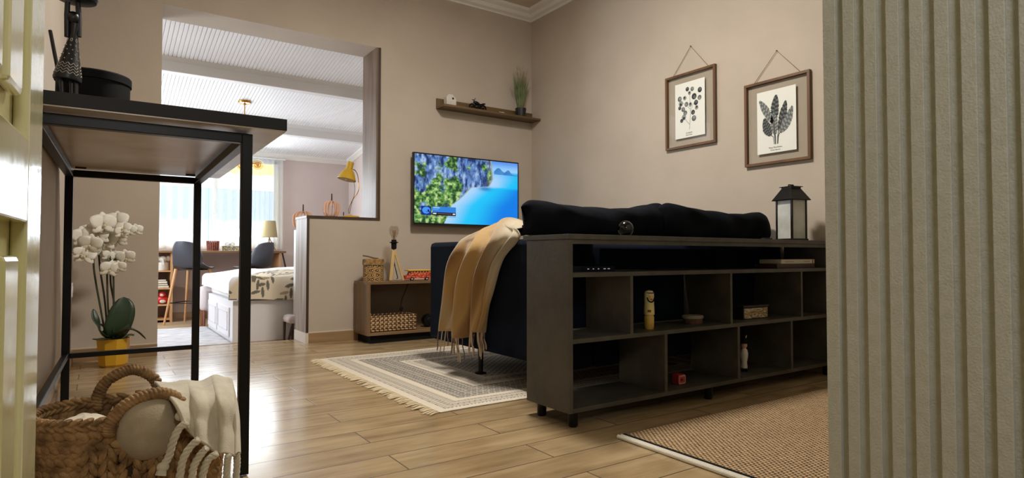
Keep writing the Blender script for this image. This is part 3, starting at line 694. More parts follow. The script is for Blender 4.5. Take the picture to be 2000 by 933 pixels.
# vertical leaf rows woven in under the front handle
for i in range(-5, 6):
    for j in range(8):
        t = -PI / 2 + i * .085; p = bc_ + ovalp(t, .99) + Vector((0, -.006, .06 + j * .026)); sg = 1 if (i % 2) else -1
        body.ell(p, (.008, .008, .019), rot3(y=sg * .35), 7, 6)
body.build('basket_body', M_hy, bsk)
lin_ = MB(); P = [[tuple(bc_ + ovalp(2 * PI * i / 60, (.82 + .13 * j) if j < 2 else .95) + Vector((0, 0, .012 if j == 0 else .012 + (j - 1) * .27))) for j in range(3)] for i in range(60)]
lin_.grid(P, close_u=True); lin_.add([bc_ + ovalp(2 * PI * i / 60, .82) + Vector((0, 0, .012)) for i in range(60)], [tuple(range(60))])
lin_.build('basket_lining', mat('hyacinth_dark', (70, 50, 30), .9), bsk)
rim = MB(); braid(rim, lambda t: bc_ + ovalp(t, 1.0) + Vector((0, 0, bh)), 52, .018, .022, .012, .5); rim.build('rim', M_hy, bsk)
def handle(pts):
    C = crv(pts, 34); m = MB(); m.tube(C, .011, 8)
    for i in range(len(C) - 1):
        d = (C[i + 1] - C[i]).normalized(); a = d.orthogonal().normalized(); R = Matrix((d, a, d.cross(a))).transposed() @ rot3(z=.45)
        m.ell((C[i] + C[i + 1]) / 2, (.0095, .0155, .0155), R, 10, 6)
    return m
yb_, yf_ = bc_.y + bry * .96, bc_.y - bry * 1.0
handle([at(u, v, 'y', yb_) for u, v in ((190, 800), (192, 772), (208, 745), (240, 726), (268, 722), (300, 738), (312, 770), (318, 800))]).build('handle', M_hy, bsk)
handle([at(u, v, 'y', yf_) for u, v in ((212, 850), (216, 826), (240, 796), (275, 776), (312, 768), (345, 778), (366, 810), (376, 850))]).build('handle', M_hy, bsk)
# things in the basket
def lump(name, c, r, m, label, cat, seed=1, amp=.12, cuts=(28, 18), power=.8):
    rr = random.Random(seed); ph = [rr.uniform(0, 6) for _ in range(6)]; P = []
    for i in range(cuts[0]):
        t = 2 * PI * i / cuts[0]; row = []
        for j in range(cuts[1] + 1):
            f = -PI / 2 + PI * j / cuts[1]; cf = max(0, math.cos(f)) ** power
            w = 1 + amp * (math.sin(3 * t + ph[0] + 2 * f) * .5 + math.sin(5 * t + ph[1] - 3 * f) * .3 + math.sin(8 * f + ph[2] + t) * .2) * cf
            row.append((c[0] + r[0] * cf * math.cos(t) * w, c[1] + r[1] * cf * math.sin(t) * w, c[2] + r[2] * math.sin(f) * (1 + amp * .5 * math.sin(4 * t + ph[3]) * cf)))
        P.append(row)
    return tag(MB().grid(P, close_u=True).build(name, m, origin=(c[0], c[1], c[2] - r[2]), ang=180, subsurf=1), label, cat)
M_cream = mat('cream_fleece', (206, 198, 176), .95, c2=(194, 184, 160), scale=30, bump=.2, bscale=300, sheen=.3)
M_fleece2 = mat('beige_fleece', (172, 158, 130), .95, c2=(160, 146, 118), scale=24, bump=.2, bscale=260, sheen=.3)
M_whitecl = mat('white_cloth', (222, 214, 192), .95, bump=.3, bscale=60)
pw_ = at(165, 822, 'y', 1.70)
lump('folded_towel', (pw_.x, pw_.y + .02, pw_.z - .035), (.056, .07, .045), M_whitecl, 'white crumpled towel in the left end of the woven basket', 'towel', 4, .25)
pc_ = at(292, 826, 'y', 1.60)
lump('beige_cushion', (pc_.x + .002, pc_.y + .045, pc_.z - .015), (.07, .085, .075), M_fleece2, 'soft beige cushion bulging under the front handle of the basket', 'cushion', 9, .06)
pc2 = at(262, 812, 'y', 1.70)
lump('cloth_roll', (pc2.x, pc2.y, pc2.z - .04), (.05, .05, .05), M_whitecl, 'cream rolled cloth between the towel and the beige cushion in the basket', 'cloth', 12, .15)
# fleece throw over the right end of the basket
thb = thing('fleece_blanket', 'cream fleece blanket with thick rope tassels over the right side of the basket', 'blanket', (bc_.x + .17, bc_.y, 0))
cols = [  # per column across: back-low, ridge, shoulder, front mid, hem (pixel, depth)
    [((318, 800), 1.84), ((302, 750), 1.80), ((322, 762), 1.68), ((345, 790), 1.575), ((362, 832), 1.55)],
    [((345, 790), 1.87), ((345, 746), 1.83), ((362, 770), 1.64), ((376, 812), 1.565), ((385, 858), 1.54)],
    [((380, 775), 1.88), ((378, 746), 1.84), ((396, 774), 1.61), ((408, 830), 1.565), ((412, 876), 1.54)],
    [((410, 765), 1.88), ((408, 738), 1.85), ((424, 776), 1.60), ((434, 835), 1.57), ((436, 887), 1.55)],
    [((440, 765), 1.88), ((432, 735), 1.85), ((446, 776), 1.61), ((452, 838), 1.585), ((455, 888), 1.565)],
    [((455, 790), 1.86), ((450, 742), 1.83), ((460, 788), 1.64), ((464, 850), 1.61), ((465, 886), 1.60)],
    [((455, 830), 1.84), ((457, 768), 1.79), ((464, 812), 1.68), ((466, 862), 1.66), ((467, 884), 1.65)]]
CP = [crv([at(u, v, 'y', y) for (u, v), y in c_], 40) for c_ in cols]
P = []
NU = 84
for i in range(NU):
    s = i / (NU - 1) * (len(CP) - 1); row = []
    for j in range(40):
        q = crv([CP[k][j] for k in range(len(CP))], NU)[i] if False else None
        row.append(None)
    P.append(row)
for j in range(40):
    line = crv([CP[k][j] for k in range(len(CP))], NU)
    for i in range(NU):
        s = i / (NU - 1); t = j / 39; f = math.sin(s * 7.2 * PI + t * 2.6) ; amp = .017 * smoothstep(.12, .5, t)
        nrm = Vector((-.35, -.85, .35)).normalized()
        P[i][j] = tuple(line[i] + nrm * (amp * (abs(f) ** .8) * (1 if f > 0 else -.4)) + Vector((0, 0, .003 * math.sin(21 * s + 9 * t))))
MB().grid(P).build('blanket_cloth', M_cream, thb, ang=180, thick=.007, subsurf=1)
def rope(pts, r, parent, name='tassel', m=None, knot=True):
    C = crv(pts, 26); b = MB(); n = len(C)
    for s in range(3):
        path = []
        for i, p in enumerate(C):
            d = (C[min(i + 1, n - 1)] - C[max(i - 1, 0)]).normalized(); a = d.orthogonal().normalized(); e = d.cross(a); th = i * .8 + s * 2 * PI / 3
            path.append(p + (a * math.cos(th) + e * math.sin(th)) * r * .55)
        b.tube(path, r * .62, 7)
    if knot: b.ell(C[-1], (r * 1.7, r * 1.5, r * 1.5), None, 9, 6); b.tube([C[-1], C[-1] + Vector((-.004, -.004, -.016))], [r * 1.1, r * 1.5], 8)
    return b.build(name, m or M_cream, parent)
tz_ = [(((366, 826), (350, 836), (338, 862), (330, 890), (318, 912)), 1.55), (((388, 858), (372, 872), (358, 896), (352, 925), (348, 960)), 1.535),
       (((404, 874), (390, 890), (378, 912), (375, 940), (372, 985)), 1.535), (((424, 886), (408, 896), (398, 918), (393, 950), (392, 990)), 1.54),
       (((446, 888), (444, 905), (443, 930), (446, 960)), 1.57), (((462, 886), (463, 905), (461, 935), (462, 960)), 1.62)]
for pp, y in tz_: rope([at(u, v, 'y', y - .022) for u, v in pp], .0075, thb)
pk = at(352, 812, 'y', 1.56); lump_ = MB().ell(pk, (.011, .011, .011), None, 12, 8); lump_.build('knot', M_cream, thb)
# ---- orchid in a yellow faceted pot
oc = Vector((.085, 4.50, 0))
orc = thing('potted_orchid', 'white orchid with dark green leaves in a faceted yellow pot on the floor', 'potted plant', oc)
pot = MB()
rz = [(.066, 0), (.078, .015), (.090, .15), (.093, .172)]
for seg in (8,):
    pot.lathe(rz + [(.086, .172), (.083, .14), (0, .14)], oc, 9)
pot.build('pot', mat('mustard_ceramic', (206, 158, 42), .35), orc, ang=10)
MB().lathe([(.082, .145), (.05, .155), (0, .155)], oc, 20).build('bark', mat('bark_soil', (60, 44, 30), .95, bump=.5), orc)
M_leaf = mat('orchid_leaf', (44, 64, 40), .4, c2=(32, 50, 32), scale=5)
M_stem = mat('orchid_stem', (52, 56, 34), .6)
def leaf(pts, w, m=M_leaf, parent=orc, name='leaf', fold=.25, prof=None, thick=.003):
    C = crv(pts, 22); P = []; n = len(C)
    for i, p in enumerate(C):
        t = i / (n - 1); d = (C[min(i + 1, n - 1)] - C[max(i - 1, 0)]).normalized()
        sd = leaf.side if leaf.side is not None else d.cross(Vector((0, 0, 1)))
        sd = (sd - d * sd.dot(d)).normalized(); nn = sd.cross(d).normalized()
        ww = w * (math.sin(PI * min(1, (t * .93 + .05))) ** .6) * (1 if t < 1 else .1)
        P.append([tuple(p + sd * ww * s_ + nn * abs(s_) * ww * fold) for s_ in (-1, -.6, 0, .6, 1)])
    return MB().grid(P).build(name, m, parent, thick=thick, ang=180)
leaf.side = None
yo_ = 4.47
L3 = lambda pts, y0: [at(u, v, 'y', y0 + dy) for (u, v, dy) in pts]
base = (222, 660, 0)
leaf.side = Vector((1, 0, 0))
leaf(L3([(218, 662, 0), (228, 640, -.02), (240, 605, -.02), (242, 580, 0)], yo_), .072, fold=.15)
leaf.side = None
leaf(L3([(220, 662, 0), (240, 646, -.05), (262, 645, -.06), (285, 662, -.05)], yo_), .03, fold=.3)
leaf(L3([(220, 660, 0), (200, 655, -.03), (188, 630, -.03), (182, 603, 0)], yo_), .026, fold=.3)
leaf(L3([(222, 663, 0), (205, 663, -.06), (192, 664, -.08), (180, 662, -.08)], yo_), .03, fold=.2)
leaf(L3([(215, 660, 0), (232, 650, -.06), (245, 642, -.09), (252, 634, -.1)], yo_), .035, fold=.2)
leaf(L3([(222, 663, 0), (238, 660, .05), (252, 655, .06), (262, 655, .05)], yo_), .035, fold=.2)
leaf(L3([(212, 661, 0), (208, 650, .05), (203, 640, .06), (196, 632, .05)], yo_), .03, fold=.2)
stems = [[(207, 660, 0), (196, 600, 0), (184, 530, 0), (181, 478, 0), (172, 462, 0)], [(210, 660, .02), (205, 590, .02), (195, 520, .02), (192, 460, .02), (200, 436, .02)],
         [(219, 660, 0), (211, 600, 0), (209, 500, 0), (212, 470, 0), (230, 456, 0), (255, 450, 0)], [(222, 660, -.02), (222, 600, -.02), (221, 530, -.02), (214, 500, -.02), (216, 520, -.02)][:4],
         [(226, 660, 0), (224, 600, 0), (216, 550, 0), (220, 512, 0), (243, 500, -.01)]]
for s_ in stems: MB().tube(crv(L3(s_, yo_), 30), .0055, 7).build('stem', M_stem, orc)
M_pet = mat('orchid_petal', (240, 238, 228), .6, c2=(228, 224, 210), scale=20)
M_lip = mat('orchid_lip', (214, 204, 166), .6)
def flower(c, r, f, up=Vector((0, 0, 1))):
    f = f.normalized(); sdx = f.cross(up).normalized(); u_ = sdx.cross(f); m = MB()
    for ang, ln, wd, bk in ((PI / 2, 1, .36, .03), (PI / 2 + 2.2, 1, .34, .03), (PI / 2 - 2.2, 1, .34, .03), (PI / 2 + 1.05, 1.05, .62, -.02), (PI / 2 - 1.05, 1.05, .62, -.02)):
        P = []
        for i in range(7):
            t = i / 6; w = wd * math.sin(PI * min(.97, t ** .8 * .93 + .04)) ** .7
            row = []
            for s_ in (-1, -.5, 0, .5, 1):
                a = Vector((math.cos(ang), math.sin(ang))); b = Vector((-a.y, a.x)); q = a * t * ln + b * s_ * w
                row.append(tuple(c + (sdx * q.x + u_ * q.y) * r + f * r * (.12 * math.sin(t * PI) - .10 * s_ * s_ * w - bk + .02 * (ang > 2))))
            P.append(row)
        m.grid(P)
    o = m.build('flower', M_pet, orc, fixn=False, ang=180, thick=.0006)
    l = MB().ell(c + f * r * .2 - u_ * r * .12, (r * .11, r * .11, r * .14), None, 8, 6); l.build('flower_lip', M_lip, o)
cvec = (EYE - Vector((.08, 4.45, .8))).normalized()
random.seed(21)
fl = [(162, 463, 18), (157, 480, 17), (176, 477, 18), (166, 500, 17), (175, 452, 14), (158, 495, 13), (202, 438, 21), (192, 462, 17), (206, 470, 19), (200, 488, 14), (228, 432, 19), (186, 446, 12),
      (241, 446, 13), (252, 450, 12), (265, 450, 12), (230, 470, 15), (238, 455, 12), (212, 500, 11), (223, 509, 20), (214, 526, 16), (246, 503, 15), (232, 522, 12), (219, 455, 13)]
for k, (u, v, pr) in enumerate(fl):
    y = yo_ - .03 + random.uniform(-.05, .04); c_ = at(u, v, 'y', y); rr = pr / FPX * y * .98
    f = cvec + Vector((random.uniform(-.45, .45), random.uniform(-.2, .2), random.uniform(-.3, .35)))
    flower(c_, rr, f, Vector((random.uniform(-.3, .3), 0, 1)))
# wall socket on the left wall
sk = at(137, 566, 'x', XL - .004)
so = thing('wall_socket', 'white wall socket low on the left wall behind the bar table', 'socket', (XL, sk.y, sk.z))
MB().box(XL, XL + .009, sk.y - .045, sk.y + .045, sk.z - .045, sk.z + .045).build('cover_plate', M_whitepaint, so, bevel=.003)
MB().lathe([(.021, 0), (.021, .003), (.018, .003), (.017, -.0), (0, 0)], (XL + .009, sk.y, sk.z), 20, Matrix(((0, 0, 1), (1, 0, 0), (0, 1, 0)))).build('socket_ring', mat('ivory_plastic', (214, 208, 196), .4), so)
# ---- on the bar table
ZT = 1.110
hb = thing('hat_box', 'round black lidded box on the bar table, half hidden by the figurine', 'box', (-.020, 2.30, ZT))
MB().lathe([(.093, 0), (.097, .004), (.097, .105), (0, .105)], (-.020, 2.30, ZT), 48).build('box_body', M_blackmatte, hb)
MB().lathe([(.101, .106), (.101, .128), (.098, .132), (0, .134)], (-.020, 2.30, ZT), 48).build('box_lid', M_blackmatte, hb)
sy = 2.06; sc_ = at(131, 160, 'y', sy)
F = thing('figurine', 'black carved figurine in a patterned conical dress with a tray on its head', 'figurine', (sc_.x, sy, ZT))
M_fig = mat('black_lacquered_wood', (12, 10, 10), .4, bump=.05)
zb = at(130, 157, 'y', sy).z; za = at(143, 46, 'y', sy).z; cx = sc_.x; ax_ = at(142, 60, 'y', sy).x; rb = at(160, 158, 'y', sy).x - cx
R_ = rot3(y=.10)
dprof = [(rb * .96, 0), (rb, .006), (rb * .72, .05), (rb * .45, .10), (rb * .28, .135), (.012, za - zb)]
MB().lathe(dprof, (cx, sy, zb), 40, R_).build('dress', M_fig, F)
wh = mat('white_carved_line', (176, 172, 162), .7); wv = MB()
def onsurf(t, h):
    rs = interp(h, [0, .006, .05, .10, .135, za - zb], [rb * .96, rb, rb * .72, rb * .45, rb * .28, .012]); return Vector((cx, sy, zb)) + R_ @ Vector((math.cos(t) * (rs + .0004), math.sin(t) * (rs + .0004), h))
for r_ in range(4):
    wv.tube([onsurf(2 * PI * i / 144, .016 + r_ * .0085 + .0032 * math.sin(i * .55)) for i in range(144)], .0009, 5, closed=True)
for r_, h in enumerate((.056, .070, .083, .096)):
    for k in range(9): p = onsurf(2 * PI * (k + .5 * (r_ % 2)) / 9, h); wv.ell(p, (.0018, .0018, .0018), None, 6, 4)
for k in range(7):
    c0 = [onsurf(2 * PI * k / 7 + .16 * math.cos(a), .112 + .0045 * math.sin(a)) for a in np.linspace(0, 2 * PI, 12)[:-1]]; wv.tube(c0, .0008, 5, closed=True)
o = wv.build('carved_pattern', wh, F)
hc = at(143, 35, 'y', sy); MB().ell(hc, (.0155, .0155, .018), None, 18, 12).build('head', M_fig, F)
MB().cyl((ax_, sy, za - .004), (hc.x, sy, hc.z - .01), .005, seg=12).build('neck', M_fig, F)
trz = at(143, 3, 'y', sy).z
MB().lathe([(.02, 0), (.046, .004), (.05, .012), (.046, .014), (0, .010)], (at(150, 3, 'y', sy).x, sy, trz), 36).build('tray', M_fig, F)
for u0, u1 in ((131, 132), (154, 152)):
    MB().tube([at(u0, 72, 'y', sy), at(u0, 30, 'y', sy), at(u1, 4, 'y', sy)], [.0065, .007, .0065], 10).build('arm', M_fig, F)
for u in (122, 141, 149):
    MB().cyl((at(u, 170, 'y', sy).x, sy, ZT), (at(u - 1, 150, 'y', sy).x, sy, zb + .01), .0055, .006, 10).build('leg', M_fig, F)
ra, rb2 = Vector((XL + .008, 1.95, 1.37)), Vector((-.10, 2.30, ZT + .004))
ra = at(88, 58, 'y', 2.25); rb2 = at(107, 132, 'y', 2.22)
dd = (rb2 - ra).normalized(); ee = ra + dd * ((ZT + .004 - ra.z) / dd.z)
ra.x = max(ra.x, XL + .006)
tag(MB().cyl(ra, ee, .005, seg=8).build('metal_rod', M_black, origin=ee), 'thin dark rod leaning on the left wall behind the figurine', 'rod')
# ================================================================== on and around the sofa, bench and shelves
# ---- mohair throw over the armrest
def throw_col(s, t):
    a = np.array(lin((172, 138, 84))); b = np.array(lin((178, 166, 142))); c = np.array(lin((134, 100, 56)))
    n_ = .5 + .5 * math.sin(5.1 * s + 2.2 * math.sin(3.3 * t) + 1.1); w = smoothstep(.45, .8, n_ * .55 + .55 * (1 - t) * .9)
    k = smoothstep(.6, .95, .5 + .5 * math.sin(9 * s + 4 * t)); base_ = a * (1 - k) + c * k
    return tuple(base_ * (1 - w) + b * w)
tw = thing('mohair_throw', 'mustard and beige fringed wool throw draped over the sofa armrest', 'throw', (1.75, 2.8, .25))
xs_ = 1.735
def X_(u, v, x): return at(u, v, 'x', x)
colsT = [  # along the drop, from the far (left in picture) edge to the near edge
    [(1.93, 3.00, .772), X_(912, 468, 1.80), X_(896, 488, xs_), X_(884, 530, xs_), X_(876, 590, xs_), X_(868, 645, xs_)],
    [(1.95, 2.93, .775), X_(935, 452, 1.82), X_(912, 484, 1.72), X_(896, 540, 1.715), X_(889, 600, 1.715), X_(883, 648, 1.715)],
    [(1.97, 2.82, .80), X_(955, 440, 1.84), X_(932, 480, 1.70), X_(912, 545, 1.695), X_(905, 610, 1.695), X_(898, 660, 1.70)],
    [(1.97, 2.72, .81), X_(975, 433, 1.85), X_(952, 480, 1.69), X_(932, 545, 1.70), X_(924, 610, 1.71), X_(915, 656, 1.71)],
    [(1.97, 2.62, .80), X_(996, 428, 1.86), X_(978, 462, 1.70), X_(950, 530, 1.70), X_(938, 600, 1.705), X_(930, 648, 1.71)],
    [(1.97, 2.52, .79), X_(1014, 431, 1.86), X_(998, 462, 1.73), X_(966, 520, 1.725), X_(950, 590, 1.72), X_(943, 650, 1.72)],
    [(1.95, 2.44, .775), X_(1026, 438, 1.84), X_(1022, 462, 1.775), X_(985, 505, 1.745), X_(966, 575, 1.74), X_(948, 648, 1.735)]]
NV, NU = 56, 110
CP = [crv(c_, NV) for c_ in colsT]; P = [[None] * NV for _ in range(NU)]; CC = [[None] * NV for _ in range(NU)]
for j in range(NV):
    L_ = crv([CP[k][j] for k in range(len(CP))], NU); t = j / (NV - 1)
    for i in range(NU):
        s = i / (NU - 1); f = math.sin(2 * PI * (3.3 * s + .25 * math.sin(2.5 * t))) ; f2 = math.sin(2 * PI * 7.1 * s + 2 * t)
        am = .006 + .030 * smoothstep(.15, .6, t); off = am * (f + .35 * f2)
        p = L_[i] + Vector((-max(off, -.8 * am) - .002, .012 * math.sin(6 * t + 9 * s) * t, .012 * (1 - smoothstep(.1, .4, t)) * math.sin(11 * s + 5 * t)))
        if t > .3: p.x = min(p.x, 1.752)
        P[i][j] = tuple(p); CC[i][j] = throw_col(s, t)
MB().grid(P, CC).build('throw_cloth', vcol('mohair', .95, bump=.5, bscale=240, sheen=.4), tw, ang=180, thick=.005)
M_fr = mat('throw_fringe', (196, 170, 140), .95); M_fr2 = mat('throw_fringe_dark', (120, 92, 84), .95)
random.seed(5)
for k in range(30):
    i = int((k + .5) / 30 * (NU - 1)); p = Vector(P[i][NV - 1]); l = random.uniform(.085, .14); sw = random.uniform(-.035, .03)
    pts = [p + Vector((0, 0, .004)), p + Vector((-.003, sw * .3, -l * .35)), p + Vector((.0, sw * .8, -l * .7)), p + Vector((-.002, sw, -l))]
    MB().tube(crv(pts, 12), [.0032] * 8 + [.0036, .004, .0036, .002], 6).build('fringe_strand', M_fr if k % 3 else M_fr2, tw)
# ---- glass ball, lantern, little cable piece on the bookcase
ZB = .767
gy = 1.98; gb = at(1222, 437, 'y', gy); gr = .036
tag(MB().ell((gb.x, gy, ZB + gr), (gr, gr, gr), None, 40, 24).build('glass_ball', mat('black_glass', (5, 5, 6), .03), origin=(gb.x, gy, ZB)), 'glossy black glass ball on the bookcase top', 'ball')
lx = at(1546, 460, 'y', 1.975).x; ly = 1.975
ln = thing('lantern', 'black metal lantern with frosted panes on the right end of the bookcase', 'lantern', (lx, ly, ZB), rz=0)
def Rz(a): return rot3(z=a)
lang = math.radians(-12); RL = Rz(lang); Lc = Vector((lx, ly, 0))
def Lp(x, y, z): return Lc + RL @ Vector((x, y, z))
hw = .058; m = MB()
def lbox(m, x0, x1, y0, y1, z0, z1):
    c = Lp((x0 + x1) / 2, (y0 + y1) / 2, (z0 + z1) / 2); m.obox(c, (x1 - x0, y1 - y0, z1 - z0), RL); return m
z0 = ZB; zt = at(1546, 392, 'y', ly).z; zr = at(1546, 366, 'y', ly).z; ztop = at(1546, 361, 'y', ly).z
lbox(MB(), -hw - .004, hw + .004, -hw - .004, hw + .004, z0, z0 + .012).build('base_plate', M_black, ln, smooth=False, bevel=.001)
for sx in (-1, 1):
    for sy_ in (-1, 1): lbox(MB(), sx * hw - (.010 if sx > 0 else 0), sx * hw + (0 if sx > 0 else .010), sy_ * hw - (.010 if sy_ > 0 else 0), sy_ * hw + (0 if sy_ > 0 else .010), z0 + .012, zt).build('corner_post', M_black, ln, smooth=False)
M_frost = mat('frosted_pane', (196, 198, 190), .35, c2=(170, 172, 164), scale=9, bump=.1, bscale=60)
for a in range(4):
    Rr = RL @ Rz(a * PI / 2); c = Lc + Rr @ Vector((0, -hw + .006, (z0 + .012 + zt) / 2)); MB().obox(c, (hw * 2 - .02, .003, zt - z0 - .012), Rr).build('pane', M_frost, ln, smooth=False)
def frustum(m, h0, h1, za_, zb_):
    vs = [Lp(sx * h, sy_ * h, z) for h, z in ((h0, za_), (h1, zb_)) for sx, sy_ in ((-1, -1), (1, -1), (1, 1), (-1, 1))]
    m.add(vs, [(0, 3, 2, 1), (4, 5, 6, 7)] + [(i, (i + 1) % 4, 4 + (i + 1) % 4, 4 + i) for i in range(4)]); return m
rf_ = MB(); frustum(rf_, hw + .014, hw + .016, zt, zt + .004); frustum(rf_, hw + .014, .036, zt + .004, zr - .008); frustum(rf_, .036, .036, zr - .008, zr); frustum(rf_, .045, .043, zr, zr + .004)
rf_.build('roof', M_black, ln, smooth=False)
MB().tube([Lp(-.018, 0, zr + .004), Lp(-.018, 0, zr + .014), Lp(.018, 0, zr + .014), Lp(.018, 0, zr + .004)], .004, 8).build('handle', M_black, ln)
c = at(1488, 459, 'y', 2.06)
tag(MB().obox((c.x, 2.03, ZB + .008), (.085, .03, .015), Rz(.1)).build('remote_control', M_blackmatte, origin=(c.x, 2.03, ZB), bevel=.006), 'small black remote lying beside the lantern on the bookcase', 'remote')
# ---- things inside the bookcase
S1, S2, S0 = .613, .350, .078
c = at(1268, 637, 'y', 1.93); fg_ = thing('wooden_figure', 'yellow wooden bearded peg figure in white headdress in the upper middle cubby', 'figurine', (c.x, 1.93, S2))
x_, y_ = c.x, 1.93; M_yl = mat('yellow_wood', (206, 170, 78), .5, c2=(190, 150, 62), scale=20); M_fc = mat('painted_face', (214, 178, 120), .5)
MB().lathe([(.019, 0), (.021, .01), (.0225, .055), (.019, .062), (.0, .062)], (x_, y_, S2), 24).build('lower_robe', M_yl, fg_)
MB().lathe([(.019, .062), (.024, .066), (.023, .105), (.020, .125), (.0, .128)], (x_, y_, S2), 24).build('upper_robe', mat('cream_robe', (206, 190, 128), .5), fg_)
MB().lathe([(.0215, .108), (.0225, .13), (.0215, .16), (.016, .172), (0, .176)], (x_ + .001, y_ + .003, S2), 24).build('headdress', mat('headcloth', (210, 196, 150), .6), fg_)
MB().ell((x_ + .004, y_ - .010, S2 + .143), (.0150, .0135, .019), None, 18, 12).build('face', M_fc, fg_)
bd = MB(); bd.tube([(x_ + .004 + .0155 * math.sin(a), y_ - .022 + .008 * (1 - math.cos(a)), S2 + .141 - .018 * math.cos(a) * (1 if abs(a) < 1.4 else .6)) for a in np.linspace(-1.7, 1.7, 15)], .003, 6)
for dx in (-.005, .006): bd.ell((x_ + .004 + dx, y_ - .0235, S2 + .147), (.002, .0015, .0014), None, 8, 5)
bd.tube([(x_ - .001, y_ - .0245, S2 + .1355), (x_ + .004, y_ - .0255, S2 + .137), (x_ + .009, y_ - .0245, S2 + .1355)], .0014, 5)
bd.build('beard', M_blackmatte, fg_)
MB().tube([(x_ + .004 + .019 * math.cos(a), y_ + .001 + .019 * math.sin(a), S2 + .163) for a in np.linspace(0, 2 * PI, 25)[:-1]], .0025, 6, closed=True).build('head_cord', mat('dark_cord', (70, 48, 30), .6), fg_)
fg_.rotation_euler = (0, 0, math.radians(-32))
MB().box(x_ - .012, x_ + .002, y_ - .0265, y_ - .022, S2 + .078, S2 + .088).build('held_book', mat('dark_red_detail', (120, 40, 26), .6), fg_, bevel=.001)
c = at(1353, 631, 'y', 1.97)
rb_ = thing('round_box', 'small round reddish box with a pale lid in the upper middle cubby', 'box', (c.x, 1.97, S2))
MB().lathe([(.040, 0), (.042, .004), (.042, .026), (0, .026)], (c.x, 1.97, S2), 32, sx=1.25).build('box_body', mat('reddish_box', (112, 70, 54), .7, c2=(80, 50, 40), scale=40), rb_)
MB().lathe([(.045, .026), (.046, .036), (.042, .040), (0, .041)], (c.x, 1.97, S2), 32, sx=1.3).build('box_lid', mat('pale_box_lid', (140, 130, 112), .6), rb_)
c0, c1 = at(1452, 617, 'y', 1.93), at(1500, 612, 'y', 1.93)
tb = thing('tin_box', 'rectangular tin printed with pale and gold pictures in the upper right cubby', 'box', (c0.x, 1.93, S2))
def paint_box(parent, name, x0, x1, y, z0, z1, pal, seed, matname, rough=.4):
    r = np.random.default_rng(seed); nx, nz = 46, 24; g = r.random((8, 6)); U = np.linspace(0, 6.9, nx); V = np.linspace(0, 4.9, nz); C = []
    for u in U:
        row = []
        for v in V:
            i, j = int(u), int(v); a = g[i, j] * (1 - u + i) * (1 - v + j) + g[i + 1, j] * (u - i) * (1 - v + j) + g[i, j + 1] * (1 - u + i) * (v - j) + g[i + 1, j + 1] * (u - i) * (v - j)
            row.append(lin(pal[min(len(pal) - 1, int(a * len(pal)))]))
        C.append(row)
    P = [[(x0 + (x1 - x0) * i / (nx - 1), y, z0 + (z1 - z0) * j / (nz - 1)) for j in range(nz)] for i in range(nx)]
    return MB().grid(P, C).build(name, vcol(matname, rough), parent, smooth=False)
zz1 = S2 + .062
MB().box(c0.x, c1.x, 1.93, 2.03, S2, zz1).build('tin_body', mat('dark_tin', (48, 42, 34), .4, metal=.5), tb, smooth=False, bevel=.003)
paint_box(tb, 'printed_front', c0.x + .006, c1.x - .006, 1.9293, S2 + .005, zz1 - .006, [(70, 60, 44), (150, 140, 112), (196, 182, 150), (110, 98, 70), (180, 140, 70), (60, 52, 44)], 3, 'tin_print')
MB().box(c0.x - .004, c1.x + .004, 1.926, 2.034, zz1, zz1 + .01).build('tin_lid', MATS['dark_tin'], tb, smooth=False, bevel=.002)
# lower cubbies
c = at(1332, 748, 'y', 1.92)
mb_ = thing('red_box', 'small red painted box in the lower middle cubby', 'box', (c.x, 1.92, S0))
MB().box(c.x - .022, c.x + .022, 1.92, 1.96, S0, S0 + .046).build('box_body', mat('red_box', (168, 44, 38), .4), mb_, smooth=False, bevel=.002)
MB().box(c.x - .024, c.x + .024, 1.918, 1.9195, S0 + .004, S0 + .008).box(c.x - .024, c.x + .024, 1.918, 1.9195, S0 + .038, S0 + .042).box(c.x - .024, c.x - .02, 1.918, 1.9195, S0 + .004, S0 + .042).box(c.x + .02, c.x + .024, 1.918, 1.9195, S0 + .004, S0 + .042).build('pale_border', mat('pale_border', (200, 150, 140), .5), mb_, smooth=False)
MB().ell((c.x, 1.9195, S0 + .023), (.010, .0015, .006), None, 14, 8).build('dark_emblem', mat('dark_emblem', (50, 16, 14), .5), mb_)
c = at(1455, 708, 'y', 1.95); x_, y_ = c.x, 1.955
dl = thing('china_figure', 'small white figure with a black hat in the lower right cubby', 'figurine', (x_, y_, S0))
mwf = mat('white_china', (206, 200, 188), .3)
MB().lathe([(.016, 0), (.017, .006), (.014, .03), (.019, .055), (.021, .075), (.016, .095), (.009, .103), (0, .105)], (x_, y_, S0 + .018), 20).build('body', mwf, dl)
MB().ell((x_, y_, S0 + .136), (.0165, .015, .018), None, 16, 10).build('head', mat('china_face', (196, 160, 130), .4), dl)
MB().lathe([(.022, 0), (.022, .003), (.015, .004), (.017, .02), (.008, .026), (0, .026)], (x_, y_, S0 + .147), 20).build('hat', M_blackmatte, dl)
for dx in (-.008, .008): MB().ell((x_ + dx, y_ - .006, S0 + .010), (.008, .013, .010), None, 12, 8).build('shoe', M_blackmatte, dl)
dl.rotation_euler = (0, 0, math.radians(-35))
MB().ell((x_ + .011, y_ - .001, S0 + .18), (.003, .003, .010), rot3(y=.3), 8, 6).build('feather', mwf, dl)
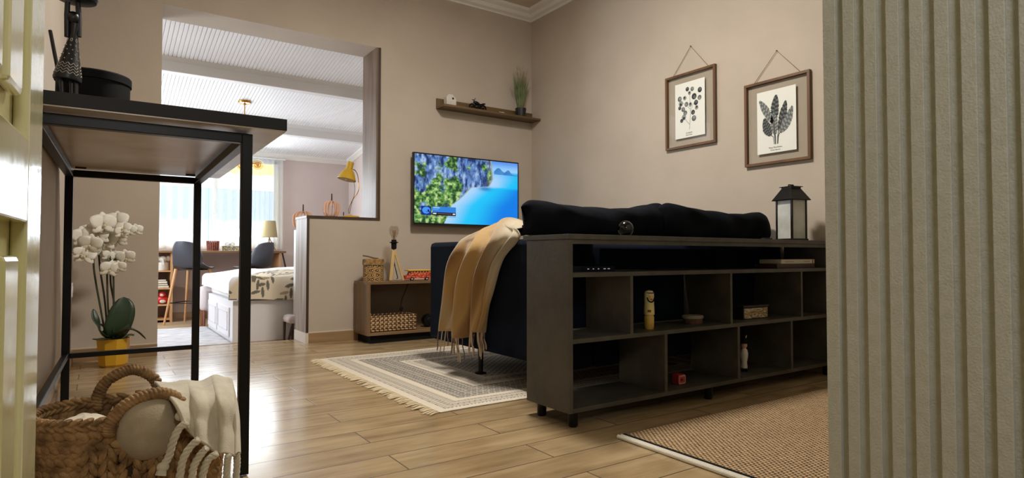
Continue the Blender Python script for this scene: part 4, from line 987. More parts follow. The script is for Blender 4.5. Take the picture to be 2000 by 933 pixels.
# books and the little switch on the top shelf
c0, c1 = at(1524, 505, 'y', 1.93), at(1592, 505, 'y', 1.93)
x0b, x1b = 3.09, 3.30
cL = at(1526, 504, 'y', 1.90).x; cR = at(1589, 504, 'y', 1.90).x
for k, (dx0, dx1, h, cm, pm, lb) in enumerate(((-.04, .0, .024, (58, 30, 28), 1, 'dark red book lying at the bottom of the pair on the top shelf'), (0, 0, .024, (196, 186, 164), 0, 'cream book with a faded printed spine, on top of the dark red book'))):
    zb_ = S1 + (.0 if k == 0 else .0245); b = thing('book', lb, 'book', ((cL + cR) / 2, 1.9, zb_), 'books lying on the bookcase top shelf')
    MB().box(cL + dx0, cR + .01 + dx1, 1.90, 2.03, zb_, zb_ + h).build('cover', mat('book_cover_%s' % ('red' if k == 0 else 'cream'), cm, .5), b, smooth=False, bevel=.002)
    MB().box(cL + dx0 + .004, cR + .006 + dx1, 2.03, 2.034, zb_ + .003, zb_ + h - .003).build('pages', mat('book_pages', (220, 210, 186), .9), b, smooth=False)
    if k: MB().box(cR - .012, cR - .006, 1.8995, 1.9005, zb_ + .001, zb_ + h - .001).build('spine_band', M_blackmatte, b, smooth=False); MB().box(cR - .10, cR - .04, 1.8993, 1.9, zb_ + .011, zb_ + .014).box(cL + .03, cL + .12, 1.8993, 1.9, zb_ + .010, zb_ + .0125).build('spine_print', mat('spine_print', (120, 78, 60), .6), b, smooth=False)
c0, c1 = at(1143, 520, 'y', 1.95), at(1194, 519, 'y', 1.95)
mp = thing('media_player', 'flat black device with small lights at the left end of the top shelf', 'player', (c0.x, 1.95, S1))
MB().box(c0.x - .02, c1.x + .02, 1.95, 2.06, S1, S1 + .022).build('device_case', M_blackmatte, mp, smooth=False, bevel=.003)
lt = MB()
for u, w in ((1149, 5), (1159, 4), (1169, 4), (1181, 7), (1189, 7)):
    p = at(u, 520, 'y', 1.949); lt.box(p.x - w * .0009, p.x + w * .0009, 1.9485, 1.9495, S1 + .010, S1 + .0135)
lt.build('indicator_lights', mat('cool_indicator', (190, 190, 230), .5, emit=.35), mp, smooth=False)
# ---- on the wall shelf
ZS = 2.003; ys_ = YW - .075
c = at(879, 200, 'y', ys_)
bh_ = thing('birdhouse', 'tiny white house ornament at the left end of the wall shelf', 'ornament', (c.x, ys_, ZS))
x_ = c.x; k_ = .047
MB().prism([(x_ - k_, ZS), (x_ + k_, ZS), (x_ + k_, ZS + .07), (x_ + .012, ZS + .105), (x_ - .03, ZS + .105), (x_ - k_, ZS + .08)], ys_ - .03, ys_ + .03).build('house_body', mwf, bh_, smooth=False, bevel=.002)
fh = MB()
for i in range(7): fh.cyl((x_ - k_ + .006 + i * .0137, ys_ - .034, ZS), (x_ - k_ + .006 + i * .0137, ys_ - .034, ZS + .045), .0035, .002, 6)
fh.build('picket_fence', mwf, bh_)
MB().cyl((x_ + .014, ys_ - .0305, ZS + .07), (x_ + .014, ys_ - .0295, ZS + .07), .010, seg=16).build('round_door_hole', mat('dark_hole', (40, 34, 30), .8), bh_)
c = at(933, 206, 'y', ys_); x_ = c.x; z_ = ZS
mc_ = thing('toy_motorbike', 'small black model motorbike on the wall shelf', 'toy motorbike', (x_, ys_, ZS))
for dx in (-.058, .060): MB().tube([(x_ + dx + .027 * math.cos(a), ys_, ZS + .0315 + .027 * math.sin(a)) for a in np.linspace(0, 2 * PI, 25)[:-1]], .0075, 8, closed=True).cyl((x_ + dx, ys_ - .006, ZS + .0315), (x_ + dx, ys_ + .006, ZS + .0315), .009, seg=10).build('wheel', M_blackmatte, mc_)
MB().tube(crv([(x_ - .058, ys_, z_ + .034), (x_ - .045, ys_, z_ + .075), (x_ - .036, ys_, z_ + .10)], 8), .004, 8).build('fork', M_black, mc_)
MB().tube([(x_ - .042, ys_ - .028, z_ + .106), (x_ - .034, ys_, z_ + .098), (x_ - .042, ys_ + .028, z_ + .106)], .0035, 8).build('handlebar', M_black, mc_)
MB().ell((x_ - .012, ys_, z_ + .072), (.036, .016, .017), rot3(y=.25), 14, 8).build('fuel_tank', M_black, mc_)
MB().tube(crv([(x_ + .01, ys_, z_ + .062), (x_ + .035, ys_, z_ + .058), (x_ + .062, ys_, z_ + .072), (x_ + .082, ys_, z_ + .078)], 10), [.013] * 5 + [.011, .010, .008, .006, .004], 10).build('saddle', M_blackmatte, mc_)
MB().ell((x_, ys_, z_ + .040), (.03, .014, .022), None, 12, 8).build('engine', M_black, mc_)
c = at(981, 214, 'y', ys_); x_ = c.x
tag(MB().ell((x_, ys_, ZS + .016), (.03, .014, .014), None, 14, 8).ell((x_ - .03, ys_ - .004, ZS + .020), (.012, .010, .010), None, 10, 6).tube(crv([(x_ + .026, ys_, ZS + .018), (x_ + .04, ys_, ZS + .010), (x_ + .05, ys_, ZS + .006)], 6), .004, 6).ell((x_ + .01, ys_ - .014, ZS + .010), (.012, .006, .008), None, 8, 5).build('animal_ornament', mat('pale_shell', (196, 182, 158), .5, c2=(150, 130, 104), scale=60), origin=(x_, ys_, ZS + .002)), 'tiny pale animal ornament between the motorbike and the grass pot', 'ornament')
c = at(1017, 220, 'y', ys_); x_ = c.x
gp = thing('potted_grass', 'green ornamental grass in a black pot at the right end of the wall shelf', 'potted plant', (x_, ys_, ZS))
MB().lathe([(.040, 0), (.043, .004), (.054, .085), (.054, .09), (.048, .09), (.046, .078), (0, .078)], (x_, ys_, ZS), 14).build('pot', mat('black_pot', (26, 28, 30), .4), gp, ang=15)
random.seed(3); g1 = MB(); g2 = MB()
def blade(m, b, tip, w, bend):
    b, tip = Vector(b), Vector(tip); mid = (b + tip) / 2 + Vector(bend); C = crv([b, mid, tip], 9); sd = Vector((random.uniform(-1, 1), random.uniform(-1, 1), 0)).normalized()
    vs = []
    for i, p in enumerate(C): ww = w * (1 - (i / 8) ** 2.2) + .0003; vs += [p - sd * ww, p + sd * ww]
    m.add(vs, [(2 * i, 2 * i + 1, 2 * i + 3, 2 * i + 2) for i in range(8)])
for k in range(210):
    a = random.uniform(0, 2 * PI); r_ = random.uniform(0, .030); h = random.uniform(.22, .40) * (1 if random.random() < .6 else .8); sp_ = random.uniform(.2, 1) * .085
    b = (x_ + r_ * math.cos(a), ys_ + r_ * math.sin(a) * .8, ZS + .075); t = (x_ + math.cos(a) * sp_, min(ys_ + math.sin(a) * sp_, YW - .01), ZS + .08 + h)
    blade(g1 if k % 4 else g2, b, t, .0026, (math.cos(a) * -.004, 0, .01))
o = g1.build('grass_blades', mat('grass_green', (84, 112, 62), .6, c2=(122, 140, 92), scale=14), gp, fixn=False); o['kind'] = 'stuff'
for a_, l in ((2.6, .19), (-.5, .19), (-.85, .15), (2.1, .12)):
    blade(g2, (x_, ys_, ZS + .09), (x_ + math.cos(a_) * l * .75, min(ys_ + .03, YW - .01), ZS + .09 + .20), .0016, (math.cos(a_) * .01, 0, .03))
    for q in range(12):
        t_ = .55 + q * .04; bx = x_ + math.cos(a_) * l * .75 * t_; bz = ZS + .09 + .2 * t_ + .012
        blade(g2, (bx, ys_ + .02, bz), (bx + random.uniform(-.02, .02), ys_ + .02, bz + .03), .001, (0, 0, 0))
for q in range(60):
    a = random.uniform(0, 2 * PI); r_ = random.uniform(.02, .06); zz = ZS + .30 + random.uniform(0, .17)
    b = (x_ + r_ * math.cos(a), min(ys_ + r_ * math.sin(a), YW - .015), zz); blade(g2, b, (b[0] + math.cos(a) * .02, b[1], zz + .03), .0009, (0, 0, 0))
o = g2.build('dry_seed_stalks', mat('dry_stalks', (140, 96, 88), .8, c2=(120, 110, 70), scale=12), gp, fixn=False); o['kind'] = 'stuff'
# ---- on the TV bench
ZV = .478; yv = 4.60
c0, c1 = at(709, 545, 'y', yv), at(749, 545, 'y', yv); x_ = (c0.x + c1.x) / 2; rr = (c1.x - c0.x) / 2
wbx = thing('birch_bark_box', 'patterned brown and gold lidded box with a loop handle on the bench', 'box', (x_, yv, ZV))
def pat_lathe(prof, c, seg, fn):
    vs = []; P = []; C = []
    for k in range(seg + 1):
        t = 2 * PI * k / seg; P.append([(c[0] + r * math.cos(t), c[1] + r * math.sin(t), c[2] + z) for r, z in prof]); C.append([fn(k / seg, z) for r, z in prof])
    return MB().grid(P, C)
def barkc(t, z):
    a = math.sin(t * 60 + 5 * math.sin(z * 90)); b = abs((t * 14) % 1 - .5) * 2; zz_ = (z / .035) % 1; dz = abs(zz_ - .5) * 2
    if b + dz < .75: return lin((56, 36, 24)) if b + dz > .3 else lin((220, 206, 170))
    return lin((176, 140, 84)) if a > -.3 else lin((120, 84, 46))
zsr = np.linspace(0, .125, 34)
pat_lathe([(rr * .95, z) for z in zsr], (x_, yv, ZV), 150, barkc).build('box_body', vcol('bark_pattern', .6), wbx)
MB().lathe([(rr, .13), (rr, .172), (rr * .9, .178), (0, .180)], (x_, yv, ZV), 40).build('box_lid', mat('gold_bark', (170, 134, 78), .6, c2=(110, 76, 42), scale=40), wbx)
MB().lathe([(0, .118), (rr * .93, .12), (rr * .93, .128)], (x_, yv, ZV), 40).build('inner_rim', mat('dark_rim', (50, 36, 24), .7), wbx)
MB().tube(crv([(x_ + .03, yv - .02, ZV + .181), (x_ - .01, yv - .03, ZV + .185), (x_ - .06, yv - .035, ZV + .198), (x_ - .10, yv - .03, ZV + .204)], 14), .0055, 7).build('strap_handle', mat('leather_strap', (104, 80, 56), .7), wbx)
# tripod bulb lamp
x_ = at(769, 545, 'y', 4.62).x; yl = 4.62
tl = thing('tripod_lamp', 'small wooden tripod lamp with a bare filament bulb on the bench', 'lamp', (x_, yl, ZV))
zT = at(769, 490, 'y', yl).z
M_pine = wood('pine_light', (214, 184, 128), (190, 156, 100), 'z', bump=.02)
for k, (dx, dy) in enumerate(((-.045, -.05), (.075, -.02), (.0, .07))):
    a, b = Vector((x_ + dx, yl + dy, ZV + .003)), Vector((x_ + dx * .08, yl + dy * .12, zT + .005)); d = (b - a).normalized()
    R = d.to_track_quat('Z', 'Y').to_matrix(); MB().obox((a + b) / 2, (.024 if k != 1 else .018, .018, (b - a).length), R).build('leg', M_pine, tl, smooth=False, bevel=.002)
MB().cyl((x_, yl, zT + .002), (x_, yl, zT + .016), .006, seg=12).build('brass_stem', M_brass, tl)
MB().lathe([(.013, 0), (.021, .006), (.022, .05), (.036, .054), (.036, .058), (.021, .062), (.020, .078), (0, .078)], (x_, yl, zT + .014), 24).build('bulb_socket', M_blackmatte, tl)
zB = zT + .085; zU = at(769, 442, 'y', yl).z
MB().lathe([(.014, 0), (.016, .02), (.034, .055), (.038, .085), (.030, .115), (.012, zU - zB), (0, zU - zB + .001)], (x_, yl, zB), 28).build('glass_bulb', glass('smoked_bulb_glass', (.86, .82, .76)), tl)
fl_ = MB()
for k in range(6): a = k * PI / 3; fl_.tube([(x_ + .006 * math.cos(a), yl + .006 * math.sin(a), zB + .03), (x_ + .014 * math.cos(a), yl + .014 * math.sin(a), zB + .085)], .0013, 5)
fl_.cyl((x_, yl, zB), (x_, yl, zB + .035), .004, seg=8).build('filament', mat('filament_copper', (150, 96, 50), .4, metal=.6), tl)
MB().tube(crv([(x_ + .008, yl + .0, zT + .0), (x_ + .006, yl + .01, zT - .08), (x_ + .04, yl + .03, ZV + .05), (x_ + .07, yl + .08, ZV + .02), (x_ + .09, yl + .15, ZV + .01)], 20), .0035, 6).build('cord', M_blackmatte, tl)
# cord with plug in the bench's opening
c = [at(u, v, 'y', 4.60) for u, v in ((797, 560), (790, 572), (785, 585), (783, 600))]
c[0].z = .456
pg = thing('hanging_plug', 'black cord with an inline plug hanging inside the TV bench', 'cord', (c[-1].x, 4.6, c[0].z))
MB().tube(crv(c, 14), .003, 6).build('cord', M_blackmatte, pg)
MB().obox(c[-1] + Vector((.003, 0, -.012)), (.026, .02, .032), rot3(y=.35)).build('plug', M_blackmatte, pg, bevel=.006)
# toy bus
c0, c1 = at(789, 545, 'y', 4.6), at(836, 545, 'y', 4.6); x0, x1 = c0.x, c0.x + .225; y0, y1 = 4.56, 4.64
bs = thing('toy_bus', 'painted clay toy bus with red body and yellow roof on the bench', 'toy bus', ((x0 + x1) / 2, 4.6, ZV))
MB().prism([(x0, ZV + .012), (x1, ZV + .012), (x1, ZV + .065), (x0 + .05, ZV + .065), (x0 + .04, ZV + .045), (x0, ZV + .04)], y0, y1).build('bus_body', mat('bus_red', (176, 48, 34), .45, c2=(206, 92, 60), scale=60, lo=.45, hi=.6), bs, smooth=False, bevel=.003)
MB().box(x0 + .02, x1 + .002, y0 - .003, y1 + .003, ZV + .078, ZV + .090).build('bus_roof', mat('bus_yellow', (224, 176, 84), .5), bs, smooth=False, bevel=.004)
MB().box(x0 + .05, x1 - .002, y0 + .004, y1 - .004, ZV + .065, ZV + .078).build('window_band', mat('bus_window_band', (190, 140, 60), .6), bs, smooth=False)
wd_ = MB()
for i in range(6): wd_.box(x0 + .06 + i * .026, x0 + .072 + i * .026, y0 + .0025, y0 + .0045, ZV + .0665, ZV + .076)
wd_.build('windows', mat('bus_window', (52, 28, 22), .4), bs, smooth=False)
for i, xx in enumerate((x0 + .052, x1 - .04)):
    w = MB().cyl((xx, y0 - .003, ZV + .0145), (xx, y0 + .014, ZV + .0145), .0145, seg=20).build('wheel', M_blackmatte, bs)
    MB().cyl((xx, y0 - .0045, ZV + .0145), (xx, y0 - .003, ZV + .0145), .007, seg=14).build('hubcap', mat('hub_white', (210, 196, 186), .4), w)
MB().box(x0 + .075, x1 - .065, y0 - .003, y0, ZV + .010, ZV + .018).build('side_step', mat('bus_cream', (214, 190, 160), .5), bs, smooth=False)
dp = MB()
for i in range(30): dp.ell((random.uniform(x0 + .01, x1 - .01), y0 - .0005, random.uniform(ZV + .022, ZV + .058) if i > 5 else ZV + .03), (random.uniform(.003, .007), .0015, random.uniform(.003, .006)), None, 7, 5)
dp.build('painted_flowers', mat('bus_flowers', (226, 150, 120), .5), bs)
# low braided tray basket on the bench's lower board
yk = 4.585; c0, c1 = at(724, 640, 'y', yk - .06), at(813, 634, 'y', yk - .06); z_ = .084
bk2 = thing('braided_tray', 'low rectangular braided basket in brown and cream in the TV bench', 'basket', ((c0.x + c1.x) / 2, yk, z_))
xa, xb = c0.x, c1.x; ya, yb2 = yk - .06, yk + .12
def rectp(s, z, k=0):
    w, h = xb - xa, yb2 - ya; per = 2 * (w + h); s = (s % 1) * per
    if s < w: return Vector((xa + s, ya, z)), Vector((1, 0, 0))
    s -= w
    if s < h: return Vector((xb, ya + s, z)), Vector((0, 1, 0))
    s -= h
    if s < w: return Vector((xb - s, yb2, z)), Vector((-1, 0, 0))
    s -= w; return Vector((xa, yb2 - s, z)), Vector((0, -1, 0))
ml, md_ = MB(), MB()
for r_ in range(8):
    for k in range(96):
        s = (k + .5 * (r_ % 2)) / 96; p, d = rectp(s, z_ + .012 + r_ * .0155); out = d.cross(Vector((0, 0, 1))); R = Matrix((d, out, Vector((0, 0, 1)))).transposed() @ rot3(y=.35)
        (ml if (r_ % 2 == 0) != (k % 3 == 0) else md_).ell(p, (.0095, .006, .0062), R, 7, 5)
o = ml.build('cream_weave', mat('cream_straw', (206, 180, 132), .8, c2=(176, 146, 96), scale=40), bk2); o = md_.build('brown_weave', mat('brown_straw', (92, 54, 36), .8), bk2)
MB().box(xa + .006, xb - .006, ya + .006, yb2 - .006, z_ + .001, z_ + .012).build('basket_floor', MATS['brown_straw'], bk2, smooth=False)
MB().tube([(xa + .002, ya + .02, z_ + .135), (xa - .0, ya + .05, z_ + .15), (xa + .0, yb2 - .05, z_ + .15), (xa + .002, yb2 - .02, z_ + .135)], .011, 8).build('wrapped_handle', MATS['cream_straw'], bk2)
c = at(835, 632, 'y', 4.62)
tag(MB().lathe([(.02, -.035), (.047, -.03), (.055, 0), (.047, .03), (.02, .035)], (c.x + .012, 4.64, z_ + .056), 30, Matrix(((1, 0, 0), (0, 0, 1), (0, -1, 0)))).lathe([(.018, -.04), (.026, -.036), (.026, -.03)], (c.x + .012, 4.64, z_ + .056), 20, Matrix(((1, 0, 0), (0, 0, 1), (0, -1, 0)))).build('round_speaker', M_black, origin=(c.x + .012, 4.64, z_)), 'black round speaker half hidden by the sofa in the TV bench', 'speaker')
# ---- framed botanical prints
M_frame = wood('frame_oak', (112, 78, 44), (80, 54, 30), 'z', bump=.03)
def picture(cs, label, nail_uv, kind):
    tl_, tr_, bl_, br_ = [at(u, v, 'x', XR - .022) for u, v in cs]
    yL = (tl_.y + bl_.y) / 2; yR = (tr_.y + br_.y) / 2; zT_ = (tl_.z + tr_.z) / 2; zB_ = (bl_.z + br_.z) / 2; xf = XR - .024
    pc = thing('framed_print', label, 'picture', (XR, (yL + yR) / 2, zB_), 'botanical prints on the right wall')
    w = .017
    for (a, b, c, d) in ((yR, yL, zT_ - w, zT_), (yR, yL, zB_, zB_ + w)): MB().box(xf, XR - .001, a, b, c, d).build('frame_bar', M_frame, pc, smooth=False, bevel=.001)
    for (a, b) in ((yR, yR + w), (yL - w, yL)): MB().box(xf, XR - .001, a, b, zB_ + w, zT_ - w).build('frame_bar', M_frame, pc, smooth=False, bevel=.001)
    MB().box(XR - .0135, XR - .012, yR + w, yL - w, zB_ + w, zT_ - w).build('glass_pane', glass('picture_glass', (.97, .97, .96)), pc, smooth=False)
    yc, zc_ = (yL + yR) / 2, (zT_ + zB_) / 2; pw, ph_ = (yL - yR) * .595, (zT_ - zB_) * .74
    pap = MB().box(XR - .0165, XR - .0155, yc - pw / 2, yc + pw / 2, zc_ - ph_ / 2, zc_ + ph_ / 2).build('paper', mat('art_paper', (226, 226, 216), .8), pc, smooth=False)
    xk = XR - .0170
    def Q(a, b): return Vector((xk, yc - a * pw / 2, zc_ + b * ph_ / 2))      # a: right +, b: up +
    inks = [mat('ink_dark', (46, 48, 48), .8), mat('ink_mid', (96, 100, 98), .8), mat('ink_light', (142, 146, 142), .8)]
    ms = [MB(), MB(), MB()]; rr = random.Random(4)
    def shape(k, pts, lift=0): ms[k].add([Q(a, b) - Vector((lift, 0, 0)) for a, b in pts], [tuple(range(len(pts)))])
    def stroke(k, pts, w0, w1=None):
        n = len(pts); w1 = w1 or w0; L_, R2 = [], []
        for i in range(n):
            a, b = pts[max(i - 1, 0)], pts[min(i + 1, n - 1)]; dx, dy = b[0] - a[0], b[1] - a[1]; l = math.hypot(dx, dy) or 1; w = w0 + (w1 - w0) * i / (n - 1)
            L_.append((pts[i][0] - dy / l * w, pts[i][1] + dx / l * w * .7)); R2.append((pts[i][0] + dy / l * w, pts[i][1] - dx / l * w * .7))
        for i in range(n - 1): shape(k, [L_[i], L_[i + 1], R2[i + 1], R2[i]], .0002)
    if kind == 'eucalyptus':
        lv = [(-.15, .74, .10), (.18, .70, .10), (.0, .58, .09), (.68, .60, .12), (-.68, .45, .12), (-.33, .44, .10), (.30, .42, .14), (.66, .33, .11), (-.60, .27, .13), (-.68, .12, .09), (-.22, .20, .11), (.05, .16, .10), (.42, .18, .12), (-.44, .04, .11), (.46, .0, .10), (.22, -.14, .11), (-.30, -.10, .11), (-.40, -.25, .13), (-.55, -.36, .09), (.28, -.36, .13)]
        for n_, (a, b, r) in enumerate(lv):
            k = n_ % 3; sa = rr.uniform(0, 6); pts = [(a + r * 1.15 * math.cos(t), b + r * .80 * math.sin(t)) for t in np.linspace(0, 2 * PI, 17)[:-1]]; shape(min(2, k + 0) , pts)
            q = (a + r * .3 * math.cos(sa), b + r * .25 * math.sin(sa)); shape((k + 1) % 3 if k else 1, [(q[0] + r * .6 * math.cos(t), q[1] + r * .42 * math.sin(t)) for t in np.linspace(0, 2 * PI, 13)[:-1]], .0003)
        stroke(2, [(.0, .6), (.04, .2), (.05, -.2), (.0, -.55), (-.02, -.72)], .012); stroke(2, [(.0, -.55), (-.2, -.42), (-.35, -.28)], .012); stroke(2, [(.05, -.1), (.2, .1), (.4, .3)], .01); stroke(2, [(.03, 0), (-.2, .15), (-.5, .3)], .01)
        cap = ('Eucalyptus', 'Silver Dollar')
    else:
        def banana(k, base, tip, w, bend=0):
            n = 15; dx, dy = tip[0] - base[0], tip[1] - base[1]; l = math.hypot(dx, dy); nx_, ny_ = -dy / l, dx / l; mid = []
            for i in range(n):
                t = i / (n - 1); mid.append((base[0] + dx * t + nx_ * bend * math.sin(PI * t), base[1] + dy * t + ny_ * bend * math.sin(PI * t)))
            for sgn in (-1, 1):
                for i in range(n - 1):
                    t = i / (n - 1); w_ = w * math.sin(PI * (t * .9 + .08)) ** .7; w2 = w * math.sin(PI * ((t + 1 / (n - 1)) * .9 + .08)) ** .7 * rr.uniform(.7, 1)
                    a, b = mid[i], mid[i + 1]; lag = .03
                    shape((k + (i + (sgn > 0)) % 2) % 3, [a, b, (b[0] + sgn * nx_ * w2 + dx / l * lag, b[1] + sgn * ny_ * w2 + dy / l * lag), (a[0] + sgn * nx_ * w_ + dx / l * lag, a[1] + sgn * ny_ * w_ + dy / l * lag)], .0001 * k)
            stroke(0, mid, .008)
        banana(1, (-.15, -.05), (-.85, .72), .17); banana(0, (-.10, -.10), (.02, .80), .22, .03); banana(0, (.12, -.35), (.50, .55), .20, -.03); banana(1, (.18, -.40), (.82, .34), .20, -.08)
        banana(0, (-.25, -.45), (-.62, .12), .22, .06); banana(1, (-.05, -.45), (-.15, .25), .2)
        for a, b in ((-.15, -.05), (-.10, -.1), (.12, -.35), (.18, -.4), (-.25, -.45), (-.05, -.45)): stroke(0 if a > 0 else 1, [(a, b), (a * .6, -.5), (a * .45, -.74)], .022, .012)
        cap = ('Musa Paradisiaca', 'Exotic Banana')
    for k in range(3): ms[k].build('ink_leaves', inks[k], pap, smooth=False, fixn=False)
    Rm = Matrix(((0, 0, -1), (-1, 0, 0), (0, 1, 0)))
    for i, tx in enumerate(cap): text_mesh(tx, .0135 if i == 0 else .0115, Rm, Q(-.05, -.855 - i * .075) - Vector((.0003, 0, 0)), 'caption_line', inks[0], pap)
    nl = at(*nail_uv, 'x', XR - .008); o1 = Vector((XR - .008, yL - .06, zT_ - .004)); o2 = Vector((XR - .008, yR + .06, zT_ - .004)); nl.x = XR - .008
    MB().tube([o1, nl, o2], .0018, 6).build('hanging_cord', mat('hemp_cord', (120, 84, 60), .9), pc)
    MB().cyl((XR - .014, nl.y, nl.z), (XR, nl.y, nl.z), .003, .002, 8).build('nail', M_black, pc)
picture([(1297.9, 152.7), (1396, 125.6), (1301.1, 292.5), (1397.7, 279.2)], 'framed print of round eucalyptus leaves, the left and higher of the two', (1349, 90), 'eucalyptus')
picture([(1452.5, 165.6), (1580.7, 137.1), (1455.3, 325.3), (1583.5, 311.3)], 'framed print of banana leaves, the right and lower of the two', (1517, 99), 'banana')
# ================================================================== bedroom
# yellow desk lamp and slatted pumpkins on the half wall ledge
ZL = .995; yq = 4.97
M_mus = mat('mustard_enamel', (196, 156, 40), .4)
c = at(686, 423, 'y', yq); x_ = c.x
yl_ = thing('desk_lamp', 'mustard yellow gooseneck desk lamp standing on the half wall ledge', 'lamp', (x_, yq, ZL))
MB().lathe([(.075, 0), (.078, .006), (.068, .018), (.02, .022), (.01, .03), (0, .03)], (x_ - .008, yq, ZL), 36).build('lamp_base', M_mus, yl_)
p = [at(u, v, 'y', yq) for u, v in ((681, 418), (682, 405), (690, 388), (700, 372), (699, 345), (694, 333), (689, 331))]
MB().tube(crv(p, 40), .0035, 8).build('gooseneck', M_brass, yl_)
p = [at(u, v, 'y', yq - .01) for u, v in ((683, 418), (686, 400), (692, 380), (693, 366), (691, 352))]
MB().tube(crv(p, 30), .0018, 6).build('cord', M_blackmatte, yl_)
a, b = at(677, 350, 'y', yq), at(685, 317, 'y', yq); ax = (b - a).normalized(); Rl = ax.to_track_quat('Z', 'Y').to_matrix(); L_ = (b - a).length; s1 = .078
shd = MB().lathe([(s1 * .98, -.004), (s1, 0), (s1 * .62, L_ * .45), (.028, L_ * .60), (.028, L_), (.02, L_ + .004), (0, L_ + .004)], a, 40, Rl)
shd2 = MB().lathe([(s1 * .98, -.004), (s1 * .6, L_ * .43), (.024, L_ * .58), (0, L_ * .6)], a, 40, Rl)
o = shd.build('lamp_shade', M_mus, yl_); shd2.build('shade_inside', mat('brassy_inside', (150, 110, 60), .3, metal=.4), o)
MB().ell(a + ax * .02, (.026, .026, .03), None, 16, 10).build('bulb', mat('bulb_glass', (200, 170, 130), .2), yl_)
MB().cyl((at(671, 421, 'y', yq).x, yq, ZL + .015), (at(671, 421, 'y', yq).x, yq, at(671, 414, 'y', yq).z), .004, seg=8).build('switch', M_black, yl_)
M_pump = mat('peach_slats', (226, 186, 158), .55, c2=(206, 160, 128), scale=12)
def pumpkin(u0, u1, v0, v1, y, vs, label, dz=0):
    xa_, xb_ = at(u0, v1, 'y', y).x, at(u1, v1, 'y', y).x; zt_ = at(u0, v0, 'y', y).z; zst = at(u0, vs, 'y', y).z
    cx, rx = (xa_ + xb_) / 2, (xb_ - xa_) / 2; hh = (zt_ - ZL) / 2; P_ = thing('slatted_pumpkin', label, 'pumpkin ornament', (cx, y, ZL), 'peach slatted pumpkin ornaments on the ledge')
    for k in range(6):
        an = PI * k / 6 + .25; n = 22; outer = [(rx * math.copysign(abs(math.cos(t)) ** .75, math.cos(t)), hh + hh * math.copysign(abs(math.sin(t)) ** .75, math.sin(t))) for t in np.linspace(0, 2 * PI, n + 1)[:-1]]
        m = MB(); th = .004; ca, sa = math.cos(an), math.sin(an); vs_ = []
        for s in (-th, th):
            for kk in (1, .80):
                for (q, z) in outer: vs_.append((cx + ca * q * kk - sa * s, y + sa * q * kk * .75 + ca * s, ZL + hh + (z - hh) * kk + .0005))
        fs = []
        for i in range(n):
            j = (i + 1) % n; fs += [(i, j, n + j, n + i), (2 * n + i, 3 * n + i, 3 * n + j, 2 * n + j), (i, 2 * n + i, 2 * n + j, j), (n + i, n + j, 3 * n + j, 3 * n + i)]
        m.add(vs_, fs).build('slat_ring', M_pump, P_, smooth=False)
    MB().tube([(cx, y, zt_ - .01), (cx, y, zst)], [.006, .005], 8).build('stalk', mat('dark_stalk', (60, 44, 38), .8), P_)
pumpkin(631, 664, 391, 421, 4.99, 377, 'larger peach slatted pumpkin on the ledge beside the yellow lamp')
pumpkin(577, 605, 412, 421, 5.05, 399, 'smaller peach slatted pumpkin at the left end of the ledge') if False else None
zt2 = at(590, 412, 'y', 5.2).z
# second pumpkin stands lower behind, on the bedside stool behind the half wall
cx2, y2_ = at(592, 430, 'y', 5.30).x, 5.30; zt2 = at(592, 412, 'y', y2_).z; zst2 = at(592, 399, 'y', y2_).z; zb2 = zt2 - .16
P_ = thing('slatted_pumpkin', 'peach slatted pumpkin rising from behind the left end of the half wall', 'pumpkin ornament', (cx2, y2_, zb2), 'peach slatted pumpkin ornaments on the ledge')
for k in range(6):
    an = PI * k / 6 + .6; n = 22; rx, hh = .09, .08; m = MB(); th = .004; ca, sa = math.cos(an), math.sin(an); vs_ = []
    outer = [(rx * math.copysign(abs(math.cos(t)) ** .75, math.cos(t)), hh + hh * math.copysign(abs(math.sin(t)) ** .75, math.sin(t))) for t in np.linspace(0, 2 * PI, n + 1)[:-1]]
    for s in (-th, th):
        for kk in (1, .80):
            for (q, z) in outer: vs_.append((cx2 + ca * q * kk - sa * s, y2_ + sa * q * kk * .75 + ca * s, zb2 + hh + (z - hh) * kk))
    fs = []
    for i in range(n):
        j = (i + 1) % n; fs += [(i, j, n + j, n + i), (2 * n + i, 3 * n + i, 3 * n + j, 2 * n + j), (i, 2 * n + i, 2 * n + j, j), (n + i, n + j, 3 * n + j, 3 * n + i)]
    m.add(vs_, fs).build('slat_ring', M_pump, P_, smooth=False)
MB().tube([(cx2, y2_, zt2 - .01), (cx2, y2_, zst2)], [.006, .005], 8).build('stalk', MATS['dark_stalk'], P_)
MBc = thing('low_cabinet', 'low white cabinet behind the half wall, under the smaller pumpkin', 'cabinet', (1.62, 5.3, ZF))
MB().box(1.40, 1.85, 5.15, 5.42, ZF, zb2).build('cabinet_body', M_whitepaint, MBc, smooth=False, bevel=.003)
